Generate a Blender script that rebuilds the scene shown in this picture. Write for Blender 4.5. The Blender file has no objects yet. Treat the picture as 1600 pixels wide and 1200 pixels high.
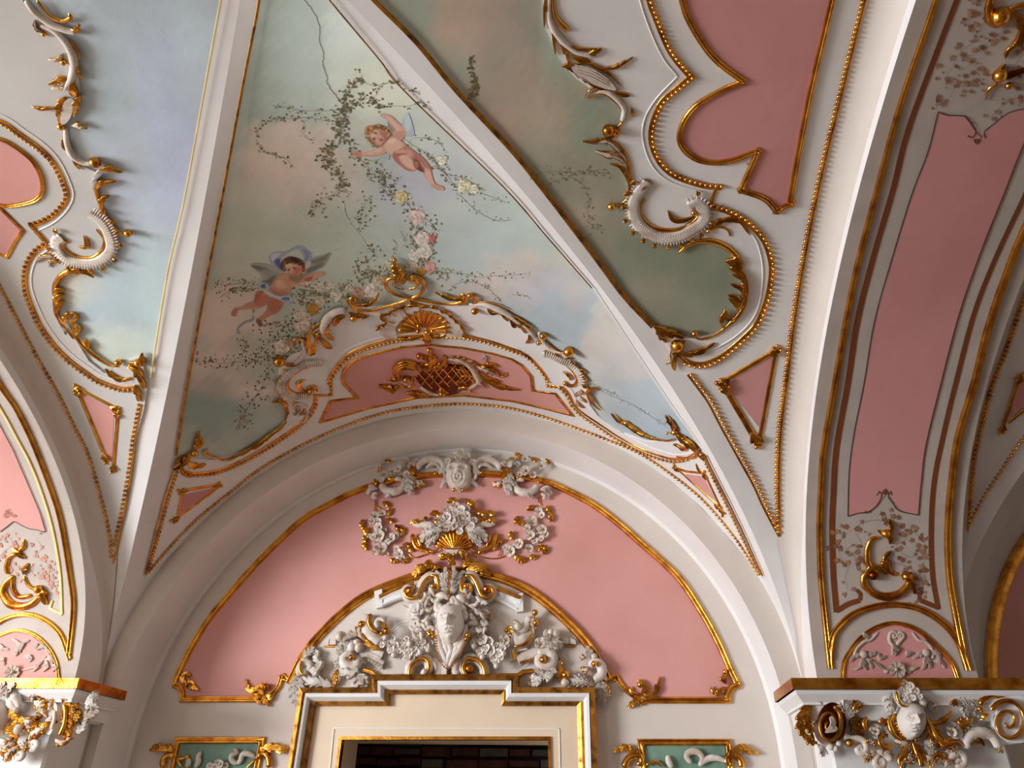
import bpy, math, random
import numpy as np
from mathutils import Vector, Matrix
random.seed(7); rng=np.random.RandomState(7)
SC=bpy.context.scene
# ------------------------------------------------------------------ camera
U=7.0; EYE=np.array([0,0,1.6])                       # metres per unit of the survey; eye position
FPX=1169.8; PIT,ROL,YAW=.5281,.0205,-.1255
cp,sp=math.cos(PIT),math.sin(PIT); cy,sy=math.cos(YAW),math.sin(YAW)
FW=np.array([sy*cp,cy*cp,sp]); _r=np.array([cy,-sy,0.]); _u=np.cross(_r,FW)
RT=math.cos(ROL)*_r+math.sin(ROL)*_u; UP=math.cos(ROL)*_u-math.sin(ROL)*_r
cam=bpy.data.cameras.new('camera'); co=bpy.data.objects.new('camera',cam); SC.collection.objects.link(co)
cam.sensor_width=36; cam.lens=36*FPX/1600; cam.clip_start=.05; cam.clip_end=200
M=Matrix.Identity(4)
for i in range(3): M[i][0]=RT[i]; M[i][1]=UP[i]; M[i][2]=-FW[i]; M[i][3]=EYE[i]
co.matrix_world=M; SC.camera=co
SC.view_settings.view_transform='Standard'; SC.view_settings.look='None'; SC.view_settings.gamma=1
SC.view_settings.use_curve_mapping=False; SC.view_settings.exposure=.22
# ------------------------------------------------------------------ world and daylight
W=bpy.data.worlds.new('world'); SC.world=W; W.use_nodes=True
bg=W.node_tree.nodes['Background']; bg.inputs[0].default_value=(.90,.955,1.05,1); bg.inputs[1].default_value=.58
def area(name,loc,aim,size,sizey,power,col):
    l=bpy.data.lights.new(name,'AREA'); l.shape='RECTANGLE'; l.size=size; l.size_y=sizey; l.energy=power; l.color=col
    o=bpy.data.objects.new(name,l); SC.collection.objects.link(o); o.location=loc
    o.rotation_euler=(Vector(aim)-Vector(loc)).to_track_quat('-Z','Y').to_euler(); return o
area('window_daylight',(-13.0,-1.5,2.3),(0,5.0,4.0),4.2,4.0,1900,(.95,.98,1.03))
area('front_fill',(-5.5,-2.9,2.0),(0,6.0,3.6),1.8,2.6,70,(1,.98,.96))  # added fill from the front left; the rear wall behind it is closed
# ------------------------------------------------------------------ vault survey
XM=-.2043*U; AA=.4247*U; HH=.399*U; SZ=.1076*U+1.6; YD=7.0; Y1=(1-.073)*U; AY=.2416*U; BB=Y1-AY
RA=.4036*U; ZA0=.0728*U+1.6; XR=.2226*U; XL=-.6255*U; TW=.1617*U; DROP=.03*U
BT=Y1-.0507*U-AY; TS=SZ+.0236*U; TH=HH-DROP-.0236*U; PER=XR-XL+TW
# ------------------------------------------------------------------ surfaces: where a sight line meets each real surface
class Pl:
    def __init__(s,y): s.y=y
    def hit(s,P,D,o=0):
        t=(s.y-o-P[1])/D[:,1]; X=P+D*t[:,None]; return X,np.tile([0,-1.,0],(len(D),1))
class PlX:
    def __init__(s,x,sg): s.x=x; s.sg=sg
    def hit(s,P,D,o=0):
        t=(s.x+s.sg*o-P[0])/D[:,0]; X=P+D*t[:,None]; return X,np.tile([float(s.sg),0,0],(len(D),1))
class Cyl:                                                # elliptic cylinder, seen from inside
    def __init__(s,ax,c,a,H,z0): s.ax=ax; s.c=c; s.a=a; s.H=H; s.z0=z0
    def hit(s,P,D,o=0):
        a=s.a-o; H=s.H-o; p=(P[s.ax]-s.c)/a; q=(P[2]-s.z0)/H; d=D[:,s.ax]/a; e=D[:,2]/H
        A=d*d+e*e; B=p*d+q*e; C=p*p+q*q-1; disc=np.maximum(B*B-A*C,0); t=(-B+np.sqrt(disc))/A
        X=P+D*t[:,None]; low=X[:,2]<s.z0
        if low.any():
            sg=np.sign(D[:,s.ax]); t2=(s.c+sg*a-P[s.ax])/np.where(abs(D[:,s.ax])<1e-9,1e-9,D[:,s.ax]); X2=P+D*t2[:,None]; X[low]=X2[low]
        N=np.zeros_like(X); N[:,s.ax]=-(X[:,s.ax]-s.c)/a**2; N[:,2]=np.where(low,0,-(X[:,2]-s.z0)/H**2)
        N/=np.linalg.norm(N,axis=1)[:,None]; return X,N
SA=Cyl(0,XM,AA,HH,SZ); SB=Cyl(1,AY,BB,HH,SZ); ST=Cyl(1,AY,BT,TH,TS); SA2=Cyl(0,XM+PER,AA,HH,SZ)
SWL=Pl(YD); SF=Pl(Y1)
def rays(px):
    px=np.asarray(px,float).reshape(-1,2)
    return FW+((px[:,0]-800)/FPX)[:,None]*RT-((px[:,1]-600)/FPX)[:,None]*UP
def hit(S,px,o=0):
    D=rays(px); X,N=S.hit(EYE,D,o); k=((X-EYE)@FW)/FPX; return X,N,k   # point, normal, metres per pixel
def T(ox,oy,s,t):
    v=[float(a) for a in t.split()]; return [(ox+v[i]/s,oy+v[i+1]/s) for i in range(0,len(v)-1,2)]
def t4(c,r,t): return T(400*c,300*r,4,t)
def Q(t): return T(0,0,1,t)
def cat(p,n=3,closed=False):                              # Catmull-Rom through the points
    p=np.array(p,float)
    if len(p)<3:
        return np.array([p[0]+(p[-1]-p[0])*k/4 for k in range(5)])
    if closed: q=np.vstack([p[-1:],p,p[:2]])
    else: q=np.vstack([2*p[0]-p[1],p,2*p[-1]-p[-2]])
    out=[]
    for i in range(1,len(q)-2):
        L=np.linalg.norm(q[i+1]-q[i]); m=max(1,int(L/n))
        for k in range(m):
            t=k/m; out.append(.5*(2*q[i]+(q[i+1]-q[i-1])*t+(2*q[i-1]-5*q[i]+4*q[i+1]-q[i+2])*t*t+(3*q[i]-q[i-1]-3*q[i+1]+q[i+2])*t**3))
    if not closed: out.append(q[-2])
    return np.array(out)
def resamp(p,step):
    p=np.array(p,float); d=np.r_[0,np.cumsum(np.linalg.norm(np.diff(p,axis=0),axis=1))]; n=max(1,int(round(d[-1]/step)))
    s=np.linspace(0,d[-1],n+1); return np.stack([np.interp(s,d,p[:,k]) for k in range(p.shape[1])],1)
# ------------------------------------------------------------------ materials
def srgb(c): return tuple(((v/255)/12.92 if v/255<=.04045 else ((v/255+.055)/1.055)**2.4) for v in c)
def mat(name,col,rough=.75,metal=0,vary=.06,scale=3,bump=.02,bscale=40,col2=None,attr=None,edge=None):
    m=bpy.data.materials.new(name); m.use_nodes=True; nt=m.node_tree; b=nt.nodes['Principled BSDF']
    b.inputs['Roughness'].default_value=rough; b.inputs['Metallic'].default_value=metal
    tc=nt.nodes.new('ShaderNodeTexCoord'); n=nt.nodes.new('ShaderNodeTexNoise'); n.inputs['Scale'].default_value=scale; n.inputs['Detail'].default_value=6
    nt.links.new(tc.outputs['Object'],n.inputs['Vector'])
    mx=nt.nodes.new('ShaderNodeMix'); mx.data_type='RGBA'; c=srgb(col)
    c2=srgb(col2) if col2 else tuple(max(0,v*(1-vary*3)) for v in c)
    mx.inputs['A'].default_value=(*c,1); mx.inputs['B'].default_value=(*c2,1)
    rp=nt.nodes.new('ShaderNodeMapRange'); rp.inputs['From Min'].default_value=.42; rp.inputs['From Max'].default_value=.72
    nt.links.new(n.outputs['Fac'],rp.inputs['Value']); nt.links.new(rp.outputs['Result'],mx.inputs['Factor'])
    out=mx.outputs['Result']
    if attr:
        a=nt.nodes.new('ShaderNodeAttribute'); a.attribute_name=attr; ml=nt.nodes.new('ShaderNodeMix'); ml.data_type='RGBA'; ml.blend_type='MULTIPLY'; ml.inputs['Factor'].default_value=1
        nt.links.new(a.outputs['Color'],ml.inputs['A']); nt.links.new(out,ml.inputs['B']); out=ml.outputs['Result']
    nt.links.new(out,b.inputs['Base Color'])
    if bump:
        n2=nt.nodes.new('ShaderNodeTexNoise'); n2.inputs['Scale'].default_value=bscale; n2.inputs['Detail'].default_value=4
        nt.links.new(tc.outputs['Object'],n2.inputs['Vector'])
        bp=nt.nodes.new('ShaderNodeBump'); bp.inputs['Strength'].default_value=.35; bp.inputs['Distance'].default_value=bump
        nt.links.new(n2.outputs['Fac'],bp.inputs['Height']); nt.links.new(bp.outputs['Normal'],b.inputs['Normal'])
    return m
M_PL=mat('cream plaster',(215,204,194),.8,0,.03,1.2,.006,6)
M_WH=mat('white plaster',(232,229,226),.7,0,.03,2,.004,10)
M_GW=mat('grey-white lime plaster',(203,200,195),.75,0,.05,1.4,.005,8)
M_ST=mat('white stucco ornament',(218,208,197),.5,0,.1,9,.004,60,col2=(182,158,138))
M_FACE=mat('white stucco face',(218,210,201),.5,0,.02,5,.001,60)
M_GOLD=mat('gold leaf',(236,168,68),.24,1,.1,9,.006,45,col2=(160,86,22))
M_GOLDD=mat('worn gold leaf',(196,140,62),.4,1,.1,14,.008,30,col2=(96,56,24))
M_PINK=mat('pink distemper',(216,156,148),.8,0,.02,1.3,.006,9,col2=(207,146,136))
M_PINK2=mat('dusky pink distemper',(211,148,144),.8,0,.02,1.3,.006,9,col2=(199,136,131))
M_FRES=mat('fresco paint',(255,255,255),.85,0,.02,2.2,.006,12,col2=(236,236,232),attr='Col')
M_PAINT=mat('painted figure',(255,255,255),.85,0,.01,9,.0,12,col2=(244,242,240),attr='Col')
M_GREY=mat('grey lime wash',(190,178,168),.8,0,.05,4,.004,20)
M_BROWN=mat('brown painted stripe',(122,60,16),.7,0,.05,6,.0,20)
M_GREEN=mat('green panel paint',(120,150,132),.7,0,.1,6,.004,20,col2=(96,128,112))
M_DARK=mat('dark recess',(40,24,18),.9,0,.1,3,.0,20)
M_BRICK=mat('old brick',(78,36,28),.9,0,.1,10,.01,40,col2=(52,30,24))
M_RUB=mat('grey rubble',(84,76,68),.9,0,.1,10,.01,40,col2=(70,58,50))
M_CREAM=mat('cream painted joinery',(226,204,176),.45,0,.02,2,.001,20)
M_DGOLD=mat('dark gold recess',(120,52,14),.35,1,.1,12,.004,50,col2=(70,26,8))
M_YEL=mat('pale gilt paint',(246,222,150),.4,0,.05,6,.0,20,col2=(228,190,104))
MAT={'y':M_YEL,'g':M_GOLD,'w':M_ST,'s':M_WH,'d':M_GOLDD,'k':M_DGOLD}
# ------------------------------------------------------------------ mesh collecting
class MB:
    def __init__(s): s.v=[]; s.f=[]; s.m=[]; s.c=[]
    def add(s,V,F,mi=0,col=None):
        b=sum(len(x) for x in s.v); V=np.asarray(V,float).reshape(-1,3); s.v.append(V)
        for f in F: s.f.append(tuple(b+i for i in f)); s.m.append(mi)
        s.c.append(np.tile(col if col is not None else (1,1,1),(len(V),1)) if (col is None or np.ndim(col)==1) else np.asarray(col))
        return s
    def grid(s,G,mi=0,close_u=False,flip=False,col=None):
        n,m=G.shape[:2]; F=[]
        for i in range(n-1+(1 if close_u else 0)):
            for j in range(m-1):
                a=i*m+j; b=((i+1)%n)*m+j
                q=(a,b,b+1,a+1); F.append(q[::-1] if flip else q)
        return s.add(G.reshape(-1,3),F,mi,col)
    def build(s,name,mats,parent=None,smooth=True,col=False):
        V=np.vstack(s.v); loc=np.zeros(3)
        if parent is None: loc=V.mean(0)
        else:
            p=parent
            while p is not None: loc=loc+np.array(p.location); p=p.parent
        me=bpy.data.meshes.new(name); me.from_pydata((V-loc).tolist(),[],s.f)
        for m in (mats if isinstance(mats,(list,tuple)) else [mats]): me.materials.append(m)
        if any(s.m): me.polygons.foreach_set('material_index',s.m)
        if smooth: me.polygons.foreach_set('use_smooth',[True]*len(s.f))
        if col:
            ca=me.color_attributes.new('Col','FLOAT_COLOR','POINT'); C=np.ones((len(V),4)); C[:,:3]=np.vstack(s.c); ca.data.foreach_set('color',C.ravel())
        me.update(); o=bpy.data.objects.new(name,me); SC.collection.objects.link(o)
        if parent is None: o.location=loc
        else: o.parent=parent
        return o
def tag(o,label=None,catg=None,group=None,kind=None):
    if label: o['label']=label
    if catg: o['category']=catg
    if group: o['group']=group
    if kind: o['kind']=kind
    return o
def thing(name,label,catg,S,at,group=None):
    X,N,k=hit(S,[at]); o=bpy.data.objects.new(name,None); o.empty_display_size=.05; SC.collection.objects.link(o); o.location=X[0]
    return tag(o,label,catg,group)
# ------------------------------------------------------------------ relief primitives laid on a surface
def frame2(S,p,o=0):
    X,N,k=hit(S,p,o); Tn=np.gradient(X,axis=0) if len(X)>1 else np.array([[1.,0,0]]); Tn/=np.linalg.norm(Tn,axis=1)[:,None]+1e-12
    B=np.cross(Tn,N); B/=np.linalg.norm(B,axis=1)[:,None]+1e-12; return X,N,k,Tn,B
def sweep(mb,S,p,prof,w,o=0,mi=0,closed=False,taper=None):  # prof: [(across,up)] in multiples of w (pixels)
    X,N,k,Tn,B=frame2(S,p,o)
    if len(X)>2:                                              # keep mitred corners at full width
        a=np.diff(X,axis=0); a/=np.linalg.norm(a,axis=1)[:,None]+1e-12; c=np.ones(len(X)); c[1:-1]=np.clip(((a[1:]*a[:-1]).sum(1)+1)/2,.15,1)**.5
        t=np.vstack([a[:1],(a[1:]+a[:-1]),a[-1:]]); t/=np.linalg.norm(t,axis=1)[:,None]+1e-12; B=np.cross(t,N); B/=np.linalg.norm(B,axis=1)[:,None]; B=B/c[:,None]
    if closed:
        t=X[1]-X[-2]; t/=np.linalg.norm(t); b=np.cross(t,N[0]); b/=np.linalg.norm(b); B[0]=B[-1]=b
    ww=(w if np.ndim(w) else np.full(len(X),float(w)))*k
    if taper is not None: ww=ww*taper
    G=np.stack([X+B*(u*ww)[:,None]+N*(v*ww)[:,None] for u,v in prof],1); mb.grid(G,mi,flip=True)
def prof_round(n=6,flat=.8,sink=.2): return [(math.cos(a),math.sin(a)*flat-sink*(1 if 0 else 0)) for a in np.linspace(math.pi,0,n+1)]
PR=prof_round(6)
P_MOLD=[(-1,0),(-1,.45),(-.75,.75),(-.45,.62),(-.3,.35),(-.05,.42),(.15,.85),(.45,1.0),(.75,.8),(.9,.4),(1,0)]
P_RAIL=[(-1,0),(-.9,.5),(-.35,.7),(0,.45),(.35,.7),(.9,.5),(1,0)]
def tube(mb,S,p,r0,r1=None,o=0,mi=0,sm=True,mid=None,step=2.2):
    p=cat(p,step) if sm else resamp(p,3); n=len(p); s=np.linspace(0,1,n)
    r1=r0 if r1 is None else r1
    r=r0+(r1-r0)*s if mid is None else np.interp(s,[0,.5,1],[r0,mid,r1])
    r=r*np.clip(np.minimum(s,1-s)*n/1.5+.25,0,1)
    sweep(mb,S,p,[(u,v*1.15) for u,v in PR],r,o,mi)
def ball(mb,S,c,r,o=0,mi=0,n=8,m=5,sq=1.,lift=.5):
    X,N,k=hit(S,[c],o); r=r*k[0]; nv=N[0]; a=np.cross(nv,UP); a/=np.linalg.norm(a); b=np.cross(nv,a); C=X[0]+nv*r*lift
    G=np.zeros((n,m,3))
    for j in range(m):
        ph=math.pi*j/(m-1)
        for i in range(n):
            th=2*math.pi*i/n; G[i,j]=C+nv*r*sq*math.cos(ph)+(a*math.cos(th)+b*math.sin(th))*r*math.sin(ph)
    mb.grid(G,mi,close_u=True,flip=False)
def beads(mb,S,p,r,step,o=0,mi=0,sm=True):
    q=cat(p,2) if sm else np.array(p,float)
    for c in resamp(q,step): ball(mb,S,c,r,o,mi,6,4)
def leaf(mb,S,p,w,lobes=4,side=0,h=.55,o=0,mi=0,me=None,base=.35,sm=True):
    p=cat(p,1.6) if sm else resamp(p,2); p=resamp(p,1.3); n=len(p); s=np.linspace(0,1,n)
    env=(np.clip(s/.35,0,1)**.6*(1-base)+base)*np.clip((1-s)/.55,0,1)**.65
    saw=(s*lobes+.02)%1.0; lob=.42+.58*np.clip(saw/.72,0,1)**.8*np.where(saw>.72,1-((saw-.72)/.28)**2,1)
    X,N,k,Tn,B=frame2(S,p,o); ww=w*k*env
    L=ww*lob if side<=0 else ww*.3; R=ww*lob if side>=0 else ww*.3
    hh=h*ww+.15*w*k*h; cols=[]; me=mi if me is None else me
    for u,z in ((-1,0),(-.96,.5),(-.78,.85),(-.56,.42),(-.34,.95),(-.14,.6),(0,1.1),(.14,.6),(.34,.95),(.56,.42),(.78,.85),(.96,.5),(1,0)):
        d=(L if u<0 else R)*u; wob=1+.3*lob*abs(u)
        cols.append(X+B*d[:,None]+Tn*(abs(u)**1.5*ww*.75*lob)[:,None]+N*(hh*z*wob)[:,None])
    G=np.stack(cols,1)
    if me==mi: mb.grid(G,mi,flip=True)
    else:
        mb.grid(G[:,:4],me,flip=True); mb.grid(G[:,3:10],mi,flip=True); mb.grid(G[:,9:],me,flip=True)
def spiral(end,d,R,turns,sg,n=26):                        # volute that continues a line: end point, heading (rad), radius, turns, sense
    e=np.array(end,float); c=e+R*np.array([-math.sin(d)*sg,math.cos(d)*sg]); a0=math.atan2(*(e-c)[::-1]); out=[]
    for i in range(n):
        t=i/(n-1); r=R*(1-t)**.8+R*.12*t; a=a0+sg*t*turns*2*math.pi; out.append(c+r*np.array([math.cos(a),math.sin(a)]))
    return out
def scroll(mb,S,p,r0,r1,R,turns,sg,o=0,mi=0,eye=True,me=None):
    q=cat(p,3); d=q[-1]-q[-2]; d=math.atan2(d[1],d[0]); sp_=spiral(q[-1],d,R,turns,sg)
    tube(mb,S,list(q[::2])+sp_[1:],r0,r1,o,mi)
    if eye: ball(mb,S,sp_[-1],R*.34,o,mi if me is None else me)
def flower(mb,S,c,R,n=5,rot=0,o=0,mi=0,mc=None,cup=.5):
    X,N,k=hit(S,[c],o); r=R*k[0]; nv=N[0]; a=np.cross(nv,UP); a/=np.linalg.norm(a); b=np.cross(nv,a)
    tilt=rng.uniform(-.35,.35,2); nv=nv+a*tilt[0]+b*tilt[1]; nv/=np.linalg.norm(nv); a=np.cross(nv,b); a/=np.linalg.norm(a); b=np.cross(nv,a); C=X[0]+nv*r*.35
    for i in range(n):
        th=rot+2*math.pi*i/n; d=a*math.cos(th)+b*math.sin(th); e=-a*math.sin(th)+b*math.cos(th); wd=math.pi/n*1.05
        rows=[]
        for s,wf,z in ((.08,.25,.0),(.35,.6,.12),(.65,.98,.34),(.88,.92,.5),(1.,.5,.42)):
            rows.append([C+d*r*(s-.10*q*q*s)+e*r*s*wd*wf*q+nv*r*cup*(z-.16*(1-q*q)) for q in (-1,-.6,0,.6,1)])
        mb.grid(np.array(rows),mi); mb.grid(np.array(rows)-nv*r*.12,mi,flip=True)
    ball(mb,S,c,R*.24,o+r*.35,mi if mc is None else mc,6,4)
def cells(pts,g):                                         # cut a polygon into small cells (pixel space), return verts, faces
    P=[tuple(p) for p in pts]
    def clip(poly,ax,v,keep_less):
        out=[]; n=len(poly)
        for i in range(n):
            a=poly[i]; b=poly[(i+1)%n]; ia=(a[ax]<=v) if keep_less else (a[ax]>=v); ib=(b[ax]<=v) if keep_less else (b[ax]>=v)
            if ia: out.append(a)
            if ia!=ib:
                t=(v-a[ax])/(b[ax]-a[ax]); q=[a[0]+(b[0]-a[0])*t,a[1]+(b[1]-a[1])*t]; q[ax]=v; out.append(tuple(q))
        return out
    V={};L=[];F=[]
    def vid(p):
        k=(round(p[0],2),round(p[1],2))
        if k not in V: V[k]=len(L); L.append(k)
        return V[k]
    y0=math.floor(min(p[1] for p in P)/g); y1=math.ceil(max(p[1] for p in P)/g)
    for r in range(y0,y1):
        row=clip(clip(P,1,(r+1)*g,True),1,r*g,False)
        if len(row)<3: continue
        x0=math.floor(min(p[0] for p in row)/g); x1=math.ceil(max(p[0] for p in row)/g)
        rest=row
        for c in range(x0,x1):
            cell=clip(rest,0,(c+1)*g,True); rest=clip(rest,0,(c+1)*g,False)
            if len(cell)>=3:
                ids=[]
                for p in cell:
                    i=vid(p)
                    if not ids or ids[-1]!=i: ids.append(i)
                if len(ids)>1 and ids[0]==ids[-1]: ids.pop()
                if len(set(ids))>=3:
                    ar=0
                    for i in range(len(ids)):
                        a=L[ids[i]]; b=L[ids[(i+1)%len(ids)]]; ar+=a[0]*b[1]-a[1]*b[0]
                    if abs(ar)>1e-3:
                        if len(set(ids))!=len(ids):        # bridged concave cell: fan it
                            u=list(dict.fromkeys(ids))
                            if len(u)>=3: F.append(tuple(u if ar<0 else u[::-1]))
                        else: F.append(tuple(ids if ar<0 else ids[::-1]))
            if len(rest)<3: break
    return np.array(L),F
def panel(mb,S,pts,off,thick=0,g=12,mi=0,colf=None,sm=False,ms=None):
    if sm: pts=cat(pts,3,closed=True)
    L,F=cells(pts,g); X,N,k=hit(S,L,0); X=X+N*off
    mb.add(X,F,mi,colf(L) if colf is not None else None)
    if thick:
        q=np.array(list(pts)+[pts[0]],float); q=np.vstack([resamp(q[i:i+2],g)[:-1] for i in range(len(q)-1) if np.linalg.norm(q[i+1]-q[i])>1e-6]+[q[:1]])
        X,N,k=hit(S,q,0); G=np.stack([X+N*off,X+N*(off-thick)],1); mb.grid(G,mi if ms is None else ms); mb.grid(G,mi if ms is None else ms,flip=True) if False else None
def decal(mb,S,pts,off,col,g=14,sm=True,colf=None):
    if sm and len(pts)>2: pts=cat(pts,2,closed=True)
    L,F=cells(pts,g)
    if len(F): X,N,k=hit(S,L,0); mb.add(X+N*off,F,0,srgb(col) if colf is None else colf(L))
def sdist(P,poly):                                        # signed distance to a closed outline, inside positive
    A=np.asarray(poly,float); B=np.roll(A,-1,0); best=np.full(len(P),1e9); ins=np.zeros(len(P),bool)
    for a,b in zip(A,B):
        d=b-a; t=np.clip(((P-a)@d)/(d@d+1e-9),0,1); q=P-(a+t[:,None]*d); best=np.minimum(best,np.hypot(q[:,0],q[:,1]))
        if a[1]!=b[1]: ins^=((a[1]>P[:,1])!=(b[1]>P[:,1]))&(P[:,0]<(b[0]-a[0])*(P[:,1]-a[1])/(b[1]-a[1])+a[0])
    return np.where(ins,best,-best)
# ------------------------------------------------------------------ the building itself
def struct(name,mb,m,parent=None,smooth=True):
    o=mb.build(name,m,parent,smooth)
    if parent is None: o['kind']='structure'
    return o
def P3(L): return np.array(L,float)
# door opening in the wall
dX,dN,dk=hit(SWL,[(533,1155),(860,1155)]); DX0,DX1,DZ=dX[0,0],dX[1,0],(dX[0,2]+dX[1,2])/2
def quad(mb,a,b,c,d,n=1,m=1,mi=0):
    a,b,c,d=map(P3,(a,b,c,d)); G=np.array([[(a*(1-i/n)+b*i/n)*(1-j/m)+(d*(1-i/n)+c*i/n)*j/m for j in range(m+1)] for i in range(n+1)]); mb.grid(G,mi)
mb=MB(); zt=7.5; xa,xb=XL-PER-1,XR+PER+1
quad(mb,(xa,YD,0),(DX0,YD,0),(DX0,YD,zt),(xa,YD,zt)); quad(mb,(DX1,YD,0),(xb,YD,0),(xb,YD,zt),(DX1,YD,zt)); quad(mb,(DX0,YD,DZ),(DX1,YD,DZ),(DX1,YD,zt),(DX0,YD,zt))
wall=struct('wall_back',mb,M_PL,smooth=False)
mb=MB()                                                   # reveal of the opening
quad(mb,(DX0,YD,0),(DX0,YD+.5,0),(DX0,YD+.5,DZ),(DX0,YD,DZ)); quad(mb,(DX1,YD+.5,0),(DX1,YD,0),(DX1,YD,DZ),(DX1,YD+.5,DZ)); quad(mb,(DX0,YD,DZ),(DX0,YD+.5,DZ),(DX1,YD+.5,DZ),(DX1,YD,DZ))
struct('door_reveal',mb,M_CREAM,wall,False)
mb=MB(); quad(mb,(-60,-60,0),(60,-60,0),(60,60,0),(-60,60,0)); struct('floor',mb,mat('floor boards',(146,130,114),.5,0,.1,3),None,False)
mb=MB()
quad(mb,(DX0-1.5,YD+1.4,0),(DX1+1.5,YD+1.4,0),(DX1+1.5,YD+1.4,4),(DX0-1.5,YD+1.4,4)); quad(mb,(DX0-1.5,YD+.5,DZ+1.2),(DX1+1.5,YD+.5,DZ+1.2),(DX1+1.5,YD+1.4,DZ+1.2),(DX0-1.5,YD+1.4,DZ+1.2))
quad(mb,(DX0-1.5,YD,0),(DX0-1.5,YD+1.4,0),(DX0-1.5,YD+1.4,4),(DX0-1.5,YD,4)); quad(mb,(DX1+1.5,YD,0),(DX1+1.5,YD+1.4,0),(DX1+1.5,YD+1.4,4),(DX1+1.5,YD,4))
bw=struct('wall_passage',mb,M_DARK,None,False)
# bricks of the passage wall, laid in courses, some broken out to rubble
import itertools
bx=DX0-.3; row=0; z=DZ-1.15
def bbox(mb,x0,x1,y0,y1,z0,z1,mi=0,b=0):
    v=[(x0+b,y0,z0+b),(x1-b,y0,z0+b),(x1-b,y0,z1-b),(x0+b,y0,z1-b),(x0,y0+b,z0),(x1,y0+b,z0),(x1,y0+b,z1),(x0,y0+b,z1),(x0,y1,z0),(x1,y1,z0),(x1,y1,z1),(x0,y1,z1)]
    mb.add(v,[(0,1,2,3),(4,5,1,0),(5,6,2,1),(6,7,3,2),(7,4,0,3),(8,9,5,4),(9,10,6,5),(10,11,7,6),(11,8,4,7),(11,10,9,8)],mi)
while z<DZ+.75:
    x=bx-(row%2)*.14
    while x<DX1+.3:
        w=rng.uniform(.22,.36); d=rng.uniform(-.05,.05); mb=MB(); bbox(mb,x,x+w-.014,YD+1.30+d,YD+1.42,z+rng.uniform(0,.02),z+rng.uniform(.075,.09),0,.008)
        mb.build('brick',M_RUB if rng.rand()<.35 else M_BRICK,bw,False); x+=w
    z+=.1; row+=1
# arch over the lunette: front face (plane Y1) and soffit
def arch_pts(xm,z0,R,n=64): return [(xm+R*math.cos(a),z0+R*math.sin(a)) for a in np.linspace(math.pi,0,n)]
def wall_arch(xm,nm):
    inn=[(xm-RA,0)]+arch_pts(xm,ZA0,RA)+[(xm+RA,0)]
    out=[(xm-AA-.15,0)]+[(xm+(AA+.15)*math.cos(a),SZ+(HH+.15)*math.sin(a)) for a in np.linspace(math.pi,0,64)]+[(xm+AA+.15,0)]
    mb=MB(); mb.grid(np.array([[(a[0],Y1,a[1]),(b[0],Y1,b[1])] for a,b in zip(out,inn)]),0)
    o=struct(nm,mb,M_PL)
    mb=MB(); mb.grid(np.array([[(a[0],Y1,a[1]),(a[0],Y1+.012,a[1]),(a[0],YD,a[1])] for a in inn]),0,flip=True); struct('soffit',mb,M_WH,o)
    # white fillet where the soffit meets the wall
    mb=MB(); r=[(xm-RA+.02,0)]+arch_pts(xm,ZA0,RA-.02)+[(xm+RA-.02,0)]; mb.grid(np.array([[(a[0],YD-.05,a[1]),(b[0],YD-.02,b[1]),(b[0],YD,b[1])] for a,b in zip(inn,r)]),0,flip=True); struct('fillet',mb,M_WH,o)
    return o
wall_arch(XM,'trim_1'); wall_arch(XM+PER,'trim_2'); wall_arch(XM-PER,'trim_3')
# groin vaults, four webs to a bay
def vault(xm,nm,sets):
    root=None
    for key in sets:
        mb=MB(); n=72; m=96; G=np.zeros((n+1,m+1,3))
        for i in range(n+1):
            t=math.sin(math.pi/2*i/n)
            for j in range(m+1):
                u=math.sin(math.pi/2*(-1+2*j/m))
                if key=='A': G[i,j]=(xm+AA*t*u,AY+BB*t,SZ+HH*math.sqrt(max(0,1-(t*u)**2)))
                if key=='S': G[i,j]=(xm+AA*t*u,AY-BB*t,SZ+HH*math.sqrt(max(0,1-(t*u)**2)))
                if key=='B': G[i,j]=(xm+AA*t,AY+BB*t*u,SZ+HH*math.sqrt(max(0,1-(t*u)**2)))
                if key=='C': G[i,j]=(xm-AA*t,AY+BB*t*u,SZ+HH*math.sqrt(max(0,1-(t*u)**2)))
        mb.grid(G)
        if root is None: root=struct(nm,mb,M_WH)
        else: struct('vault_web',mb,M_WH,root)
vault(XM,'ceiling','ABCS'); vault(XM+PER,'ceiling_right','ABCS'); vault(XM-PER,'ceiling_left','ABCS')
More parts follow.
